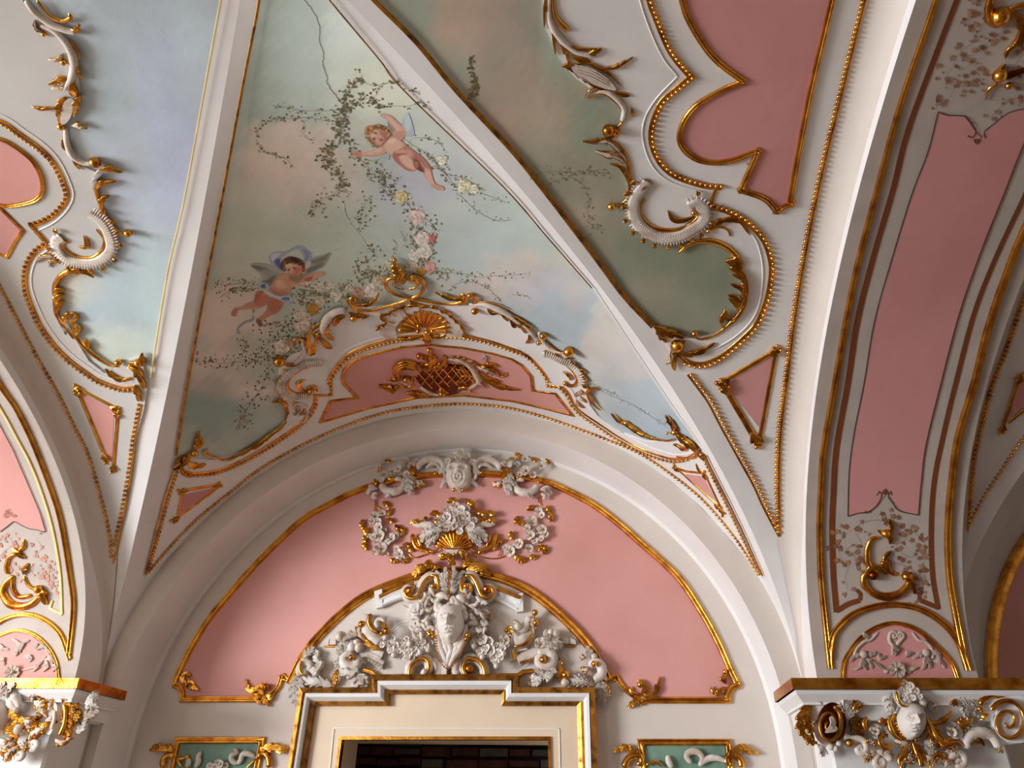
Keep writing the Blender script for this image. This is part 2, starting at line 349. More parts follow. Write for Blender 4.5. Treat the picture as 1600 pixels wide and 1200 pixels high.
# transverse arches: soffit, two faces, piers down to the floor
def trans(x0,x1,nm):
    q=np.linspace(0,math.pi,144); inner=[(AY+BT,0)]+[(AY+BT*math.cos(a),TS+TH*math.sin(a)) for a in q]+[(AY-BT,0)]
    outer=[(AY+BB+.6,0)]+[(AY+(BB+.5)*math.cos(a),SZ+(HH+.5)*math.sin(a)) for a in q]+[(AY-BB-.6,0)]
    mb=MB(); n=6
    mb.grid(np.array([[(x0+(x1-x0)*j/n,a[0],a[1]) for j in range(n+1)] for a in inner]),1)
    for x,fl in ((x0,False),(x1,True)):
        mb.grid(np.array([[(x,a[0],a[1]),(x,b[0],b[1])] for a,b in zip(outer,inner)]),0,flip=fl)
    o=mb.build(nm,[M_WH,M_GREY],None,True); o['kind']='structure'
    # concave cove between web and face
    for x,sg in ((x0,-1),(x1,1)):
        mb=MB(); rows=[]
        for a in np.linspace(0.02,math.pi-.02,144):
            cyw,czw=AY+BB*math.cos(a),SZ+HH*math.sin(a); dy,dz=-math.cos(a),-math.sin(a); r=[]; cw=min(.16,.5*AA*(1-abs(math.cos(a))))
            for k in range(6):
                e=k/5*math.pi/2; r.append((x+sg*cw*(1-math.sin(e)),cyw+dy*(.012+cw*(1-math.cos(e))),czw+dz*(.012+cw*(1-math.cos(e))*.8)))
            rows.append(r)
        mb.grid(np.array(rows),0,flip=(sg>0)); struct('cove',mb,M_PL,o)
        mb=MB(); E_=[(AY+BB-.012,0)]+[(AY+(BB-.012)*math.cos(a),SZ+(HH-.012)*math.sin(a)) for a in np.linspace(0,math.pi,120)]+[(AY-BB+.012,0)]
        mb.grid(np.array([[(x+sg*.035,y,z),(x-sg*.01,y,z)] for y,z in E_]),0,flip=(sg>0)); struct('web_edge',mb,M_PL,o)
    return o
trans(XR,XR+TW,'trim_4'); trans(XL-TW,XL,'trim_5'); trans(XR+PER,XR+PER+TW,'trim_6')

# unseen hall walls, rear and far right, added to cut ambient light
yb=AY-BB-.55
mb=MB(); quad(mb,(-7.2,yb,0),(16,yb,0),(16,yb,7.5),(-7.2,yb,7.5)); struct('wall_rear',mb,M_PL,None,False)
xr_=XR+PER+TW+.3
mb=MB(); quad(mb,(xr_,yb,0),(xr_,YD,0),(xr_,YD,7.5),(xr_,yb,7.5)); struct('wall_right',mb,M_PL,None,False)
# ------------------------------------------------------------------ ornament builder: one thing, each stroke a part
class Orn:
    def __init__(s,name,label,catg,S,at,group=None,o=.014): s.r=thing(name,label,catg,S,at,group); s.S=S; s.o=o
    def _b(s,mb,nm,m,smooth=True,par=None):
        mats=[MAT[c] if isinstance(c,str) else c for c in (m if isinstance(m,(list,tuple)) else [m])]
        return mb.build(nm,mats,par or s.r,smooth)
    def leaf(s,p,w=9,lobes=4,side=0,m='g',e=None,h=.75,nm='leaf',o=None,base=.35,par=None):
        mb=MB(); leaf(mb,s.S,p,w,lobes,side,h,s.o if o is None else o,0,1 if e else None,base); return s._b(mb,nm,[m]+([e] if e else []),par=par)
    def tube(s,p,r0,r1=None,m='g',mid=None,sm=True,nm='stem',o=None,par=None):
        mb=MB(); tube(mb,s.S,p,r0,r1,s.o if o is None else o,0,sm,mid); return s._b(mb,nm,m,par=par)
    def scroll(s,p,r0,r1,R,turns,sg,m='g',me=None,nm='scroll',o=None,eye=True,par=None):
        mb=MB(); scroll(mb,s.S,p,r0,r1,R,turns,sg,s.o if o is None else o,0,eye,1 if me else None); return s._b(mb,nm,[m]+([me] if me else []),par=par)
    def ball(s,c,r,m='g',nm='knob',o=None,sq=1.,lift=.5,par=None,n=10,k=7):
        mb=MB(); ball(mb,s.S,c,r,s.o if o is None else o,0,n,k,sq,lift); return s._b(mb,nm,m,par=par)
    def beads(s,p,r,step,m='g',nm='bead_line',sm=True,o=None,par=None):
        mb=MB(); beads(mb,s.S,p,r,step,s.o if o is None else o,0,sm); ob=s._b(mb,nm,m,par=par); ob['kind']='stuff'; return ob
    def mold(s,p,w,m='g',prof=None,closed=False,sm=False,nm='moulding',o=None,par=None):
        q=cat(p,3,closed) if sm else np.vstack([resamp(p[i:i+2],8)[:-1] for i in range(len(p)-1)]+[np.array(p[-1:],float)])
        if closed: q=np.vstack([q,q[:1]])
        mb=MB(); sweep(mb,s.S,q,prof or P_MOLD,w,s.o if o is None else o,0,closed); return s._b(mb,nm,m,par=par)
    def panel(s,p,off,thick,m,nm='panel',g=12,sm=False,par=None):
        mb=MB(); panel(mb,s.S,p,off,thick,g,sm=sm); return s._b(mb,nm,m,sm,par=par)
    def flower(s,c,R,n=5,rot=0,m='w',mc='g',nm='flower',o=None,cup=.5,par=None):
        mb=MB(); flower(mb,s.S,c,R,n,rot,s.o if o is None else o,0,1,cup); return s._b(mb,nm,[m,mc],par=par)
    def shell(s,c,R,a0,a1,n,m='g',w=None,nm='rib',asp=1.,o=None,par=None,in_=.15):
        for i in range(n):
            a=math.radians(a0+(a1-a0)*(i+.5)/n); R2=R*(1-.12*abs((i+.5)/n*2-1))
            p=[(c[0]+R2*f*math.cos(a),c[1]-R2*f*asp*math.sin(a)) for f in (in_,.5,.85,1)]
            ww=(w or R*math.radians(abs(a1-a0))/n*.52)
            q=resamp(p,2); k=len(q); t=np.linspace(0,1,k); mb=MB()
            sweep(mb,s.S,q,[(-1,0),(-.8,.5),(-.3,.95),(.3,.95),(.8,.5),(1,0)],ww*(.28+.72*t)*np.where(t>.93,.7,1),s.o if o is None else o); s._b(mb,nm,m,par=par)
def mir(p,cx): return [(2*cx-x,y) for x,y in p]
# ================================================================== WEB A: two-cherub fresco and white stucco cartouche
def hexmix(blobs,base):
    def f(L):
        C=np.tile(np.array(srgb(base)),(len(L),1))
        for x,y,rx,ry,c,a in blobs:
            d=((L[:,0]-x)/rx)**2+((L[:,1]-y)/ry)**2
            n=.3*np.sin(L[:,0]*.11+y)+.3*np.sin(L[:,1]*.13+x)+.2*np.sin((L[:,0]+L[:,1])*.29+x)+.14*np.sin((L[:,0]-L[:,1])*.41)
            w=a/(1+np.exp((np.sqrt(d)*(1+.35*n)-1)*(5 if a<.79 else 9))); C=C*(1-w[:,None])+np.array(srgb(c))*w[:,None]
        return C
    return f
def Bl(t): # "x y rx ry r g b a; ..."
    out=[]
    for q in t.split(';'):
        v=[float(a) for a in q.split()]
        if v: out.append((v[0],v[1],v[2],v[3],tuple(v[4:7]),v[7]))
    return out
FA=Q('408 -60 405 0 380 130 350 292 322 440 300 560 286 640 275 712 262 760 300 790 500 700 720 640 900 680 1100 790 1112 745 1090 695 1040 622 925 450 855 370 785 290 630 140 592 92 515 0 470 -60')
BLA=Bl('''430 150 70 260 152 166 156 .8;480 60 60 120 190 205 198 .6;560 60 50 90 214 224 216 .7;600 130 60 40 214 222 204 .5;450 250 80 60 194 178 164 .8;430 300 80 44 186 168 156 .7;520 300 60 60 190 178 162 .5;600 150 60 40 208 206 184 .4;
500 320 60 40 194 180 170 .6;400 380 70 90 170 174 158 .8;360 500 60 60 196 178 164 .8;340 580 50 30 196 176 166 .7;330 640 60 40 128 146 140 .85;400 560 60 40 150 160 150 .5;
540 400 90 90 176 186 172 .8;620 330 60 60 186 196 192 .6;700 200 60 60 206 214 204 .6;740 250 60 50 200 206 206 .6;650 290 60 40 188 188 204 .6;800 350 70 60 196 210 204 .7;
720 400 70 50 186 200 200 .7;820 430 60 34 222 214 202 .85;790 450 60 20 218 208 200 .7;760 460 50 20 208 200 198 .5;860 470 60 50 196 200 210 .7;900 500 50 40 184 200 210 .8;
840 540 80 50 180 196 202 .8;960 530 40 60 222 218 208 .9;935 550 30 40 220 214 206 .8;980 580 50 40 214 210 206 .8;1000 640 60 50 188 204 214 .8;1050 680 50 40 184 200 212 .8;
930 610 50 30 196 206 210 .6;900 460 20 30 216 206 200 .5;420 670 60 30 146 164 158 .7;380 610 60 16 178 168 160 .6;410 610 30 8 190 182 174 .6''')
fa=Orn('ceiling_painting','ceiling fresco of two cherubs with rose garlands on pale green sky','painting',SA,(600,300))
mb=MB(); panel(mb,SA,FA,.002,0,5,colf=hexmix([(x,y,rx,ry,tuple(min(255,v*(1.21 if x<480 else 1.12 if x<620 else 1.0 if x<800 else .95)) for v in c),min(1,a*1.1)) for x,y,rx,ry,c,a in BLA],(196,204,192))); fa.r2=mb.build('painted_sky',M_FRES,fa.r,True,True)  # clouds painted brighter to the left, making up for shade on that side
# gold fillets beside the ribs
fa.mold(Q('408 -60 405 0 380 130 350 292 322 440 300 560 286 640 275 712'),2.2,'d',P_RAIL,nm='fillet',sm=True)
fa.mold(Q('470 -60 515 0 592 92 630 140 785 290 855 370 925 450'),1.3,'d',P_RAIL,nm='fillet',sm=True)
fa.mold(Q('925 450 1040 622 1090 692'),.9,'s',P_RAIL,nm='fillet',sm=True)
# painted ivy, flowers, cherubs -------------------------------------------------
def ivy(par,S,name,lines,off=.004,pal=((112,112,78),(136,132,92),(96,100,76),(150,128,96)),size=2.6,dens=1.,spread=7,stem=(120,116,90),seed=1,stems=True,maxn=100000):
    rs=np.random.RandomState(seed); mb=MB(); n=0
    for ln in lines:
        p=cat(ln,3)
        if stems:
            for i in range(0,len(p)-2,2):
                d=np.array(p[i+2])-p[i]; L=np.linalg.norm(d)+1e-6; q=np.array([-d[1],d[0]])/L*.22
                X,N,k=hit(S,[p[i]+q,p[i+2]+q,p[i+2]-q,p[i]-q]); mb.add(X+N*off,[(0,1,2,3)],0,srgb(stem))
        for c in p:
            for _ in range(rs.poisson(dens*2.3)):
                if n>maxn: break
                n+=1; c2=c+rs.normal(0,spread*.55,2); a=rs.rand()*6.28; r=size*rs.uniform(.4,1.1); col=pal[rs.randint(len(pal))]
                k=5; V=[]
                for j in range(2*k):
                    rr=r*rs.uniform(.75,1.1)*(1 if j%2==0 else .62)*(1.25 if j==0 else 1); V.append(c2+rr*np.array([math.cos(a+math.pi*j/k),math.sin(a+math.pi*j/k)]))
                X,N,kk=hit(S,V); X=X+N*(off-.001+.0003*(n%4)); mb.add(X,[tuple(range(2*k))[::-1]],0,np.array(srgb(col))*rs.uniform(.8,1.15))
    o=mb.build(name,M_PAINT,par,False,True); o['kind']='stuff'; return o
def bloom(par,S,name,L,off=.0035,seed=2):
    rs=np.random.RandomState(seed); mb=MB(); oo=None
    for x,y,r,c in L:
        m=MB()
        for j in range(int(r*1.6)):                      # loose strokes and leaves around the bloom
            a=rs.rand()*6.283; cc=np.array([x,y])+r*rs.uniform(.7,1.5)*np.array([math.cos(a),math.sin(a)*.9]); q=rs.uniform(1.2,2.6); col=((126,128,92),(150,146,112),(232,226,208),(c))[rs.randint(4)]
            V=[cc+q*np.array([math.cos(t)*rs.uniform(.6,1.4),math.sin(t)*rs.uniform(.5,1.2)]) for t in np.linspace(0,6.283,6)[:-1]]
            X,N,kk=hit(S,V); m.add(X+N*(off-.0004),[tuple(range(5))[::-1]],0,srgb(col))
        for ring in range(5):
            rr=r*(1-.19*ring); k=9-ring; a0=rs.rand()*6
            for j in range(k):
                a=a0+6.283*j/k; cc=np.array([x+rr*.62*math.cos(a),y+rr*.56*math.sin(a)]); V=[cc+rr*.40*np.array([math.cos(t+a)*rs.uniform(.7,1.2),math.sin(t+a)]) for t in np.linspace(0,6.283,8)[:-1]]
                X,N,kk=hit(S,V); s=(.66 if (j+ring)%3==0 else .92 if (j+ring)%3==1 else 1.12)*rs.uniform(.92,1.06); m.add(X+N*(off+.0004*ring+.00008*j),[tuple(range(7))[::-1]],0,np.minimum(1,np.array(srgb(c))*s))
        oo=m.build(name,M_PAINT,par,False,True)
    return oo
G_=[t4(1,0,'640 490 600 540 570 600 540 660 520 720 520 780 500 860 470 920 430 980 450 1010 500 1060 530 1150 560 1195'),
 t4(1,0,'560 740 530 780 560 860 600 920 610 960'),t4(1,0,'540 680 620 650 700 610 760 640 790 690')]
ivy(fa.r,SA,'painted_ivy',G_,size=2.9,dens=1.5,spread=11,seed=3)
ivy(fa.r,SA,'painted_ivy',[t4(1,0,'640 490 720 530 800 520 880 510 960 560 1000 580'),t4(1,0,'740 610 780 540 860 500'),t4(1,0,'780 670 860 660 960 660 1010 640 1060 650 1090 690'),
  t4(1,0,'120 660 200 670 280 690 360 690 440 690 520 680'),t4(1,0,'0 860 30 790 120 740 250 740 320 730 420 750 500 760'),t4(1,0,'310 750 290 820 330 870 380 870'),t4(1,0,'0 870 40 940 120 970 200 1000 230 1050'),
  t4(1,0,'980 860 1060 860 1130 880 1190 940'),t4(1,0,'900 850 960 890 1040 940 1100 980 1140 1040 1180 1080 1260 1100 1340 1130 1420 1190')],size=2.0,dens=.45,spread=6,seed=4)
ivy(fa.r,SA,'painted_ivy',[t4(1,0,'640 980 700 1040 740 1090 800 1140 840 1190'),t4(1,0,'770 1080 830 1110 890 1130'),t4(1,0,'1090 990 1150 1040 1200 1100 1240 1160'),t4(1,1,'780 0 860 20 930 60 980 120 1010 200 1050 280 1060 360 1050 420 1030 480'),
  t4(1,1,'1080 180 1120 230 1090 300 1120 380'),t4(1,1,'330 130 370 100 400 50 470 20 540 30'),t4(1,1,'670 20 680 90 650 160 650 220')],size=2.4,dens=1.3,spread=13,seed=5)
ivy(fa.r,SA,'painted_ivy',[t4(1,1,'1250 0 1300 40 1360 100 1440 150 1520 180 1600 170'),t4(1,1,'1400 0 1480 30 1560 60'),t4(1,1,'850 290 880 330 860 380 840 420'),t4(1,1,'900 240 940 300 920 330'),
  t4(1,1,'1100 490 1200 500 1300 510 1400 530 1500 520 1600 520'),t4(2,1,'0 520 60 510 110 505'),t4(1,1,'1200 620 1260 570 1340 560 1440 590 1490 640 1540 690'),t4(2,1,'0 640 60 640 100 650')],size=1.7,dens=.5,spread=7,seed=6,pal=((132,134,110),(110,112,92),(160,152,128)))
ivy(fa.r,SA,'painted_ivy',[t4(1,1,'270 600 340 620 420 640 500 640 560 660 620 650'),t4(1,1,'280 660 330 720 380 740 430 700'),t4(1,1,'690 350 740 370 700 430 640 460 640 500 700 510 740 480'),
  t4(1,1,'560 620 540 570 600 600'),t4(1,1,'210 800 270 810 330 780'),t4(1,1,'20 840 80 830 140 830 200 840 250 850'),t4(1,1,'30 1000 80 940 150 900 220 900 300 930'),t4(1,1,'0 1060 30 1000 60 960'),
  t4(0,1,'1340 570 1420 580 1500 570 1590 560'),t4(0,1,'1370 660 1430 620 1500 610 1590 600'),t4(0,1,'1230 1060 1320 1060 1400 1070 1480 1060 1560 1060 1600 1050'),t4(0,1,'1520 900 1530 980 1520 1020')],size=2.1,dens=1.2,spread=10,seed=7,pal=((122,112,76),(140,126,88),(104,96,70),(158,146,110)))
ivy(fa.r,SA,'painted_ivy',[Q('440 450 470 462 520 460 560 470'),Q('470 500 480 520 460 540 440 560'),Q('455 545 430 560 415 590 405 610 385 640 378 670'),Q('640 375 660 400 675 420 690 425 700 430'),Q('560 440 590 425 620 425')],size=2.6,dens=1.5,spread=14,seed=8,pal=((128,120,84),(150,138,100),(176,160,124),(112,106,78)))
ivy(fa.r,SA,'painted_ivy',[Q('920 600 950 615 985 630 1010 645 1040 665'),Q('905 590 940 605 970 620')],size=1.4,dens=.6,spread=6,seed=9,pal=((120,130,118),(228,232,226),(140,150,140)))
bloom(fa.r,SA,'painted_rose',[(627,307,11,(222,204,150)),(652,338,13,(228,204,196)),(660,372,12,(232,218,210)),(675,372,7,(214,120,120)),(663,392,13,(226,222,208)),(648,400,9,(232,228,216)),(672,417,9,(222,170,160)),(658,424,8,(196,150,60)),
 (645,415,8,(220,210,190)),(579,454,13,(236,230,214)),(560,458,11,(206,170,144)),(596,438,8,(222,186,150)),(525,462,10,(228,220,200)),(500,448,8,(232,224,204)),(488,482,10,(198,148,60)),(470,492,11,(224,212,196)),(474,508,13,(232,214,198)),(440,543,13,(230,222,200)),
 (452,535,8,(200,160,130)),(500,470,8,(222,210,186)),(545,450,7,(224,214,194)),(610,415,8,(210,206,176)),(725,290,12,(222,220,186)),(740,295,8,(228,226,200)),(690,250,8,(226,226,204)),(480,440,6,(236,230,214)),(516,446,7,(226,220,200)),(640,430,7,(206,200,170))])
# crack in the plaster
mb=MB()
for ln,c in ((t4(1,0,'300 0 340 40 380 100 400 170 395 250 420 320 420 400 440 470 460 550 510 610 540 650'),(96,98,92)),(t4(1,1,'540 70 560 140 600 210 640 260 690 330 720 370'),(206,218,214)),(t4(1,1,'545 90 570 160 605 215'),(150,160,156))):
    p=resamp(ln,4); p=p+np.random.RandomState(5).normal(0,.8,p.shape)
    for i in range(len(p)-1):
        d=p[i+1]-p[i]; q=np.array([-d[1],d[0]])/np.linalg.norm(d)*(.45 if c[0]<200 else .8); X,N,k=hit(SA,[p[i]+q,p[i+1]+q,p[i+1]-q,p[i]-q]); mb.add(X+N*.0035,[(0,1,2,3)],0,srgb(c))
mb.build('plaster_crack',M_PAINT,fa.r,False,True)['kind']='stuff'
# cherubs: flat painted figures, layer over layer
def figure(par,S,label,L,off0=.004,name='painted_cherub'):
    mb=MB(); polys=[(cat(q,2,closed=True),np.array(srgb(c)),np.ptp(np.array(q),0).min()) for q,c in L]
    def colf(P):                                          # the painter's blended strokes
        C=np.tile(polys[0][1],(len(P),1)); W=np.zeros(len(P))
        for q,c,sz in polys:
            s=min(1.1,max(.4,sz*.09)); d=sdist(P,q); w=1/(1+np.exp(-(d+.3)/s*2.4)); first=np.where(W<.05,1.,w)*(d>-2.5*s)
            w=np.where(W<.05,np.where(d>-2*s,1.,0.),w); C=C*(1-w[:,None])+c*w[:,None]; W=np.maximum(W,np.where(d>-s,1,0))
        n=.04*np.sin(P[:,0]*1.7+P[:,1]*.6)+.03*np.sin(P[:,1]*2.3-P[:,0]*.9)
        return np.clip(C*(1+n[:,None]),0,1)
    for i,(q,c) in enumerate(L): decal(mb,S,q,off0+i*.00006,c,2.2,True,colf)
    o=mb.build(name,M_PAINT,par,False,True); o['label']=label; return o
c1=lambda t:T(530,160,8.572,t)
figure(fa.r,SA,'painted fair-haired cherub with both arms spread, upper of the two',[
 (c1('850 240 920 130 980 280 1000 420 900 450 840 350'),(176,190,196)),(c1('880 220 925 140 960 300 900 380'),(198,208,210)),
 (c1('660 230 720 270 780 330 700 420 650 300'),(160,138,124)),
 (c1('380 770 480 770 600 690 670 680 660 760 560 740 460 800'),(170,186,184)),
 (c1('550 150 620 145 690 170 750 220 820 290 890 360 895 410 850 480 780 500 700 480 680 440 740 380 780 340 720 290 650 240 590 200'),(206,164,146)),
 (c1('600 170 680 190 740 250 790 320 840 380 800 400 740 330 680 260 620 210'),(220,182,162)),
 (c1('700 440 760 390 830 370 870 400 840 470 780 495 700 480'),(200,150,134)),
 (c1('560 580 480 620 400 650 300 655 220 645 180 670 190 710 240 730 320 715 420 722 520 710 620 670 650 620'),(204,160,138)),
 (c1('300 660 420 655 520 610 580 610 560 650 440 680 320 690'),(224,184,160)),(c1('190 680 230 650 290 660 300 700 240 720'),(196,138,114)),
 (c1('600 550 680 470 760 470 830 500 890 560 960 610 1040 670 1120 730 1190 810 1230 900 1250 980 1290 1080 1380 1110 1415 1150 1400 1175 1320 1160 1240 1130 1220 1080 1160 1010 1120 930 1140 930 1100 920 1030 890 960 915 880 890 800 830 740 770 710 720 640 660 590 600'),(204,158,138)),
 (c1('610 570 690 490 780 500 850 560 820 620 740 640 720 700 650 650'),(220,178,156)),(c1('640 530 700 480 770 490 700 540'),(230,196,176)),
 (c1('780 690 850 670 930 710 990 770 1010 850 1030 890 960 900 880 830 820 770'),(220,180,156)),(c1('740 660 780 690 820 780 900 860 1000 905 930 912 830 850 750 780 715 710'),(178,112,96)),
 (c1('860 590 960 610 1060 690 1150 760 1210 850 1230 910 1180 900 1120 830 1040 760 980 760 930 680'),(176,116,104)),(c1('900 620 960 640 1000 700 960 720'),(206,150,134)),
 (c1('1000 760 1060 770 1110 850 1150 910 1130 930 1070 910 1010 850'),(120,60,46)),(c1('1010 790 1050 790 1060 860 1030 870'),(176,116,96)),
 (c1('1150 880 1210 900 1240 970 1270 1070 1230 1070 1180 1000'),(214,170,150)),(c1('1230 1090 1300 1090 1380 1120 1410 1150 1330 1150 1250 1120'),(204,152,132)),
 (c1('760 690 850 672 920 700 860 690 800 710'),(172,96,84)),(c1('800 640 850 600 840 615'),(150,96,80)),
 (c1('340 400 360 330 420 300 480 310 510 280 560 300 620 340 670 390 680 430 650 470 560 570 500 580 430 560 400 500 350 470'),(168,124,88)),
 (c1('350 330 400 300 450 320 440 370 390 390 350 370'),(204,136,66)),(c1('340 400 380 390 410 430 390 470 350 460'),(206,172,138)),(c1('470 300 520 285 560 320 500 350'),(190,150,110)),
 (c1('410 430 450 380 520 360 580 380 630 430 630 500 570 550 520 555 450 520 420 480'),(214,170,146)),(c1('540 380 600 400 650 450 630 510 580 545 600 470'),(176,116,92)),
 (c1('450 400 500 375 520 400 480 430 440 460'),(232,200,178)),(c1('475 400 505 392 510 412 485 416'),(92,60,48)),(c1('452 478 480 466 490 486 462 496'),(92,60,48)),(c1('500 450 520 440 540 475 515 480'),(226,182,160)),
 (c1('512 470 530 465 528 480'),(170,96,80)),(c1('540 490 575 475 585 495 555 515'),(182,84,74)),(c1('430 540 470 560 520 560 500 600 450 590'),(190,164,130))])
c2=lambda t:T(340,370,8,t)
figure(fa.r,SA,'painted dark-haired cherub with grey wings and blue scarf, lower of the two',[
 (c2('640 240 700 190 800 180 880 170 960 120 1030 105 1110 150 1160 210 1150 290 1080 310 1070 240 1000 150 880 200 800 250 740 300 760 370 830 430 760 420 690 360 650 300'),(168,178,196)),
 (c2('700 280 770 270 780 340 830 420 760 380'),(92,96,150)),(c2('680 220 780 200 740 250 690 300'),(204,212,224)),(c2('1060 150 1130 190 1140 260 1090 300 1100 220'),(136,146,180)),
 (c2('420 330 520 325 640 345 720 380 800 440 740 480 680 530 600 570 560 520 520 450 460 400 415 370'),(176,178,166)),(c2('420 350 540 370 640 400 600 430 480 400'),(118,118,108)),(c2('560 400 700 420 760 450 660 520 600 480'),(160,164,152)),(c2('520 560 600 540 700 480 740 480 680 560 640 610'),(120,116,106)),
 (c2('1080 330 1140 290 1240 240 1340 220 1395 185 1405 200 1370 280 1330 350 1250 400 1160 440 1090 460 1070 390'),(170,168,158)),(c2('1160 300 1270 260 1380 210 1340 290 1200 330'),(128,128,120)),(c2('1080 330 1150 300 1160 340 1110 400'),(208,206,198)),(c2('1120 400 1240 340 1330 320 1260 390 1130 450'),(120,118,108)),
 (c2('430 900 470 910 440 960 460 1010 440 1050 360 1070 300 1110 260 1150 290 1200 240 1200 250 1130 320 1060 420 1020 440 980'),(150,166,174)),
 (c2('520 520 560 560 640 600 600 650 540 640 510 590'),(176,192,200)),(c2('540 600 590 590 590 640 550 640'),(80,112,132)),
 (c2('470 700 520 670 600 680 660 740 650 800 620 840 540 880 460 890 340 905 250 920 240 960 220 990 180 985 170 950 210 890 300 870 380 820 450 800'),(206,148,124)),
 (c2('470 720 520 672 570 680 520 760 480 850 462 800'),(184,108,80)),(c2('500 780 600 720 650 760 600 830 500 870'),(196,126,100)),(c2('200 900 250 890 240 960 220 990 175 970'),(196,128,104)),
 (c2('620 800 680 760 780 780 820 830 790 900 740 950 660 980 600 1010 560 1050 550 1110 520 1110 480 1060 480 1030 540 990 600 930 620 870'),(200,138,112)),(c2('640 790 760 780 810 840 760 920 680 930 630 880'),(190,120,94)),(c2('480 1030 540 1040 550 1110 520 1115'),(130,96,70)),
 (c2('660 620 700 540 750 480 820 450 900 460 960 500 900 560 910 620 900 680 840 720 760 730 680 690 640 650'),(206,152,124)),(c2('730 560 800 510 870 560 870 620 800 640 740 620'),(226,182,150)),(c2('660 640 760 690 860 690 800 730 720 720'),(182,122,94)),
 (c2('780 500 860 480 940 540 1020 570 1080 560 1110 580 1080 610 1000 605 900 610 830 570'),(212,160,132)),(c2('1060 500 1140 460 1240 440 1310 430 1330 460 1240 510 1180 550 1100 555 1050 540'),(214,164,136)),(c2('1080 520 1180 490 1160 545 1090 550'),(180,106,84)),(c2('1020 560 1080 555 1110 585 1060 600'),(230,184,156)),
 (c2('900 480 1000 470 1080 460 1060 520 980 560 910 530'),(160,130,96)),
 (c2('560 640 640 680 740 730 820 740 880 720 920 750 920 800 880 830 820 800 760 770 660 740 580 680'),(206,216,222)),(c2('790 770 860 740 900 760 880 800 840 790'),(96,128,160)),(c2('830 800 900 790 910 820 860 850'),(186,186,210)),
 (c2('790 320 830 270 900 240 980 255 1050 290 1080 340 1080 400 1040 440 900 440 840 400 800 370'),(110,66,46)),(c2('790 310 850 290 890 320 830 350'),(140,96,70)),(c2('930 260 990 260 1000 320 950 300'),(60,30,24)),(c2('1020 300 1060 310 1050 350'),(66,36,28)),
 (c2('840 360 880 330 960 330 1030 350 1060 380 1050 430 1010 470 950 470 890 450 850 400'),(218,164,134)),(c2('960 380 1030 370 1050 400 1010 450 960 450'),(206,120,98)),(c2('850 350 910 330 940 350 880 380'),(232,190,160)),
 (c2('940 378 970 370 972 384 946 392'),(86,52,40)),(c2('878 404 900 396 902 410 884 416'),(96,58,44)),(c2('920 392 940 388 942 416 922 420'),(230,176,148)),(c2('936 436 985 420 990 436 960 456'),(170,70,58)),(c2('945 436 980 428 970 440'),(232,210,194))])
def curls(par,cx,cy,pts,cols,r,seed):
    rs=np.random.RandomState(seed); mb=MB()
    for i,(x,y) in enumerate(pts):
        for k in range(3):
            c=np.array([x,y])+rs.normal(0,r*.5,2); a=rs.rand()*6; q=[c+r*rs.uniform(.6,1.)*np.array([math.cos(a+t),math.sin(a+t)*.7]) for t in np.linspace(0,6.28,8)[:-1]]; X,N,kk=hit(SA,q); mb.add(X+N*(.0072+.0001*(i*3+k)),[tuple(range(7))[::-1]],0,srgb(cols[rs.randint(len(cols))]))
    mb.build('painted_hair',M_PAINT,par,False,True)
curls(fa.r,0,0,c1('370 350 420 320 470 310 520 295 560 305 600 330 640 370 665 410 650 440 360 400 370 450 400 490 430 530 470 570 620 350 540 320 460 330 400 380'),((196,148,100),(160,112,72),(210,166,120),(186,120,60),(138,98,64)),2.2,3)
curls(fa.r,0,0,c2('800 330 830 290 870 265 920 255 970 262 1020 290 1060 320 1075 360 1060 400 810 370 840 400 900 290 960 300 1010 330 870 310'),((120,76,54),(84,46,34),(150,104,74),(66,36,28)),2.,4)
# ---- white stucco field of web A
pa=Orn('stucco_cartouche','white stucco field over the lunette arch with pink panel and beaded gold frame','wall panel',SA,(680,650),o=.016)
WA=Q('227 903 250 820 262 778 273 738 285 714 305 716 330 717 352 713 385 702 415 688 438 668 448 648 446 630 440 600 434 585 438 568 455 553 475 546 486 522 505 500 530 484 560 478 590 478 615 474 640 466 700 472 740 476 765 480 790 493 820 510 838 525 860 543 885 552 900 570 915 592 921 612 922 630 935 648 975 675 1010 688 1050 688 1075 690 1090 700 1100 712 1140 790 1165 842 1194 903 1150 848 1100 792 1050 749 1000 716 950 693 900 674 850 658 800 646 712 640 650 644 600 653 550 668 500 690 450 715 400 746 325 806 262 868')
pa.panel(WA,.016,.016,M_WH,'field')
PKA=t4(1,2,'400 240 465 105 630 85 550 0')+T(400,300,4,'539 1165 552 1110 600 1060 700 1020 900 970 1080 955 1300 975 1480 1010 1600 1045')+t4(2,1,'60 1080 120 1150')+t4(2,2,'125 0 130 40 270 60 380 195 200 150 0 105')+t4(1,2,'1300 70 1000 85 700 150')
pa.panel(PKA,.018,.004,M_PINK,'pink_panel'); pa.mold(PKA+PKA[:1],2.6,'g',P_RAIL,nm='gold_border',o=.018)
fr=t4(1,1,'455 1195 505 1110 600 1020 750 960 900 925 1000 912 1150 905 1300 910 1450 940 1600 990')+t4(2,1,'80 1020 150 1080 220 1170')+t4(2,2,'225 5')
pa.beads(fr,3.1,6.6,sm=True); pa.mold(T(-2,-4,1,' '.join('%g %g'%p for p in fr)),2.3,'g',P_RAIL,sm=True,nm='gold_border')
pa.tube(T(-7,-9,1,' '.join('%g %g'%p for p in fr)),1.1,m='s',nm='ridge')
for seg in (Q('517 598 517 617 494 617'),Q('855 602 875 604')): pa.beads(seg,3,6.4,sm=False); pa.mold(seg,2,'g',P_RAIL,nm='gold_border')
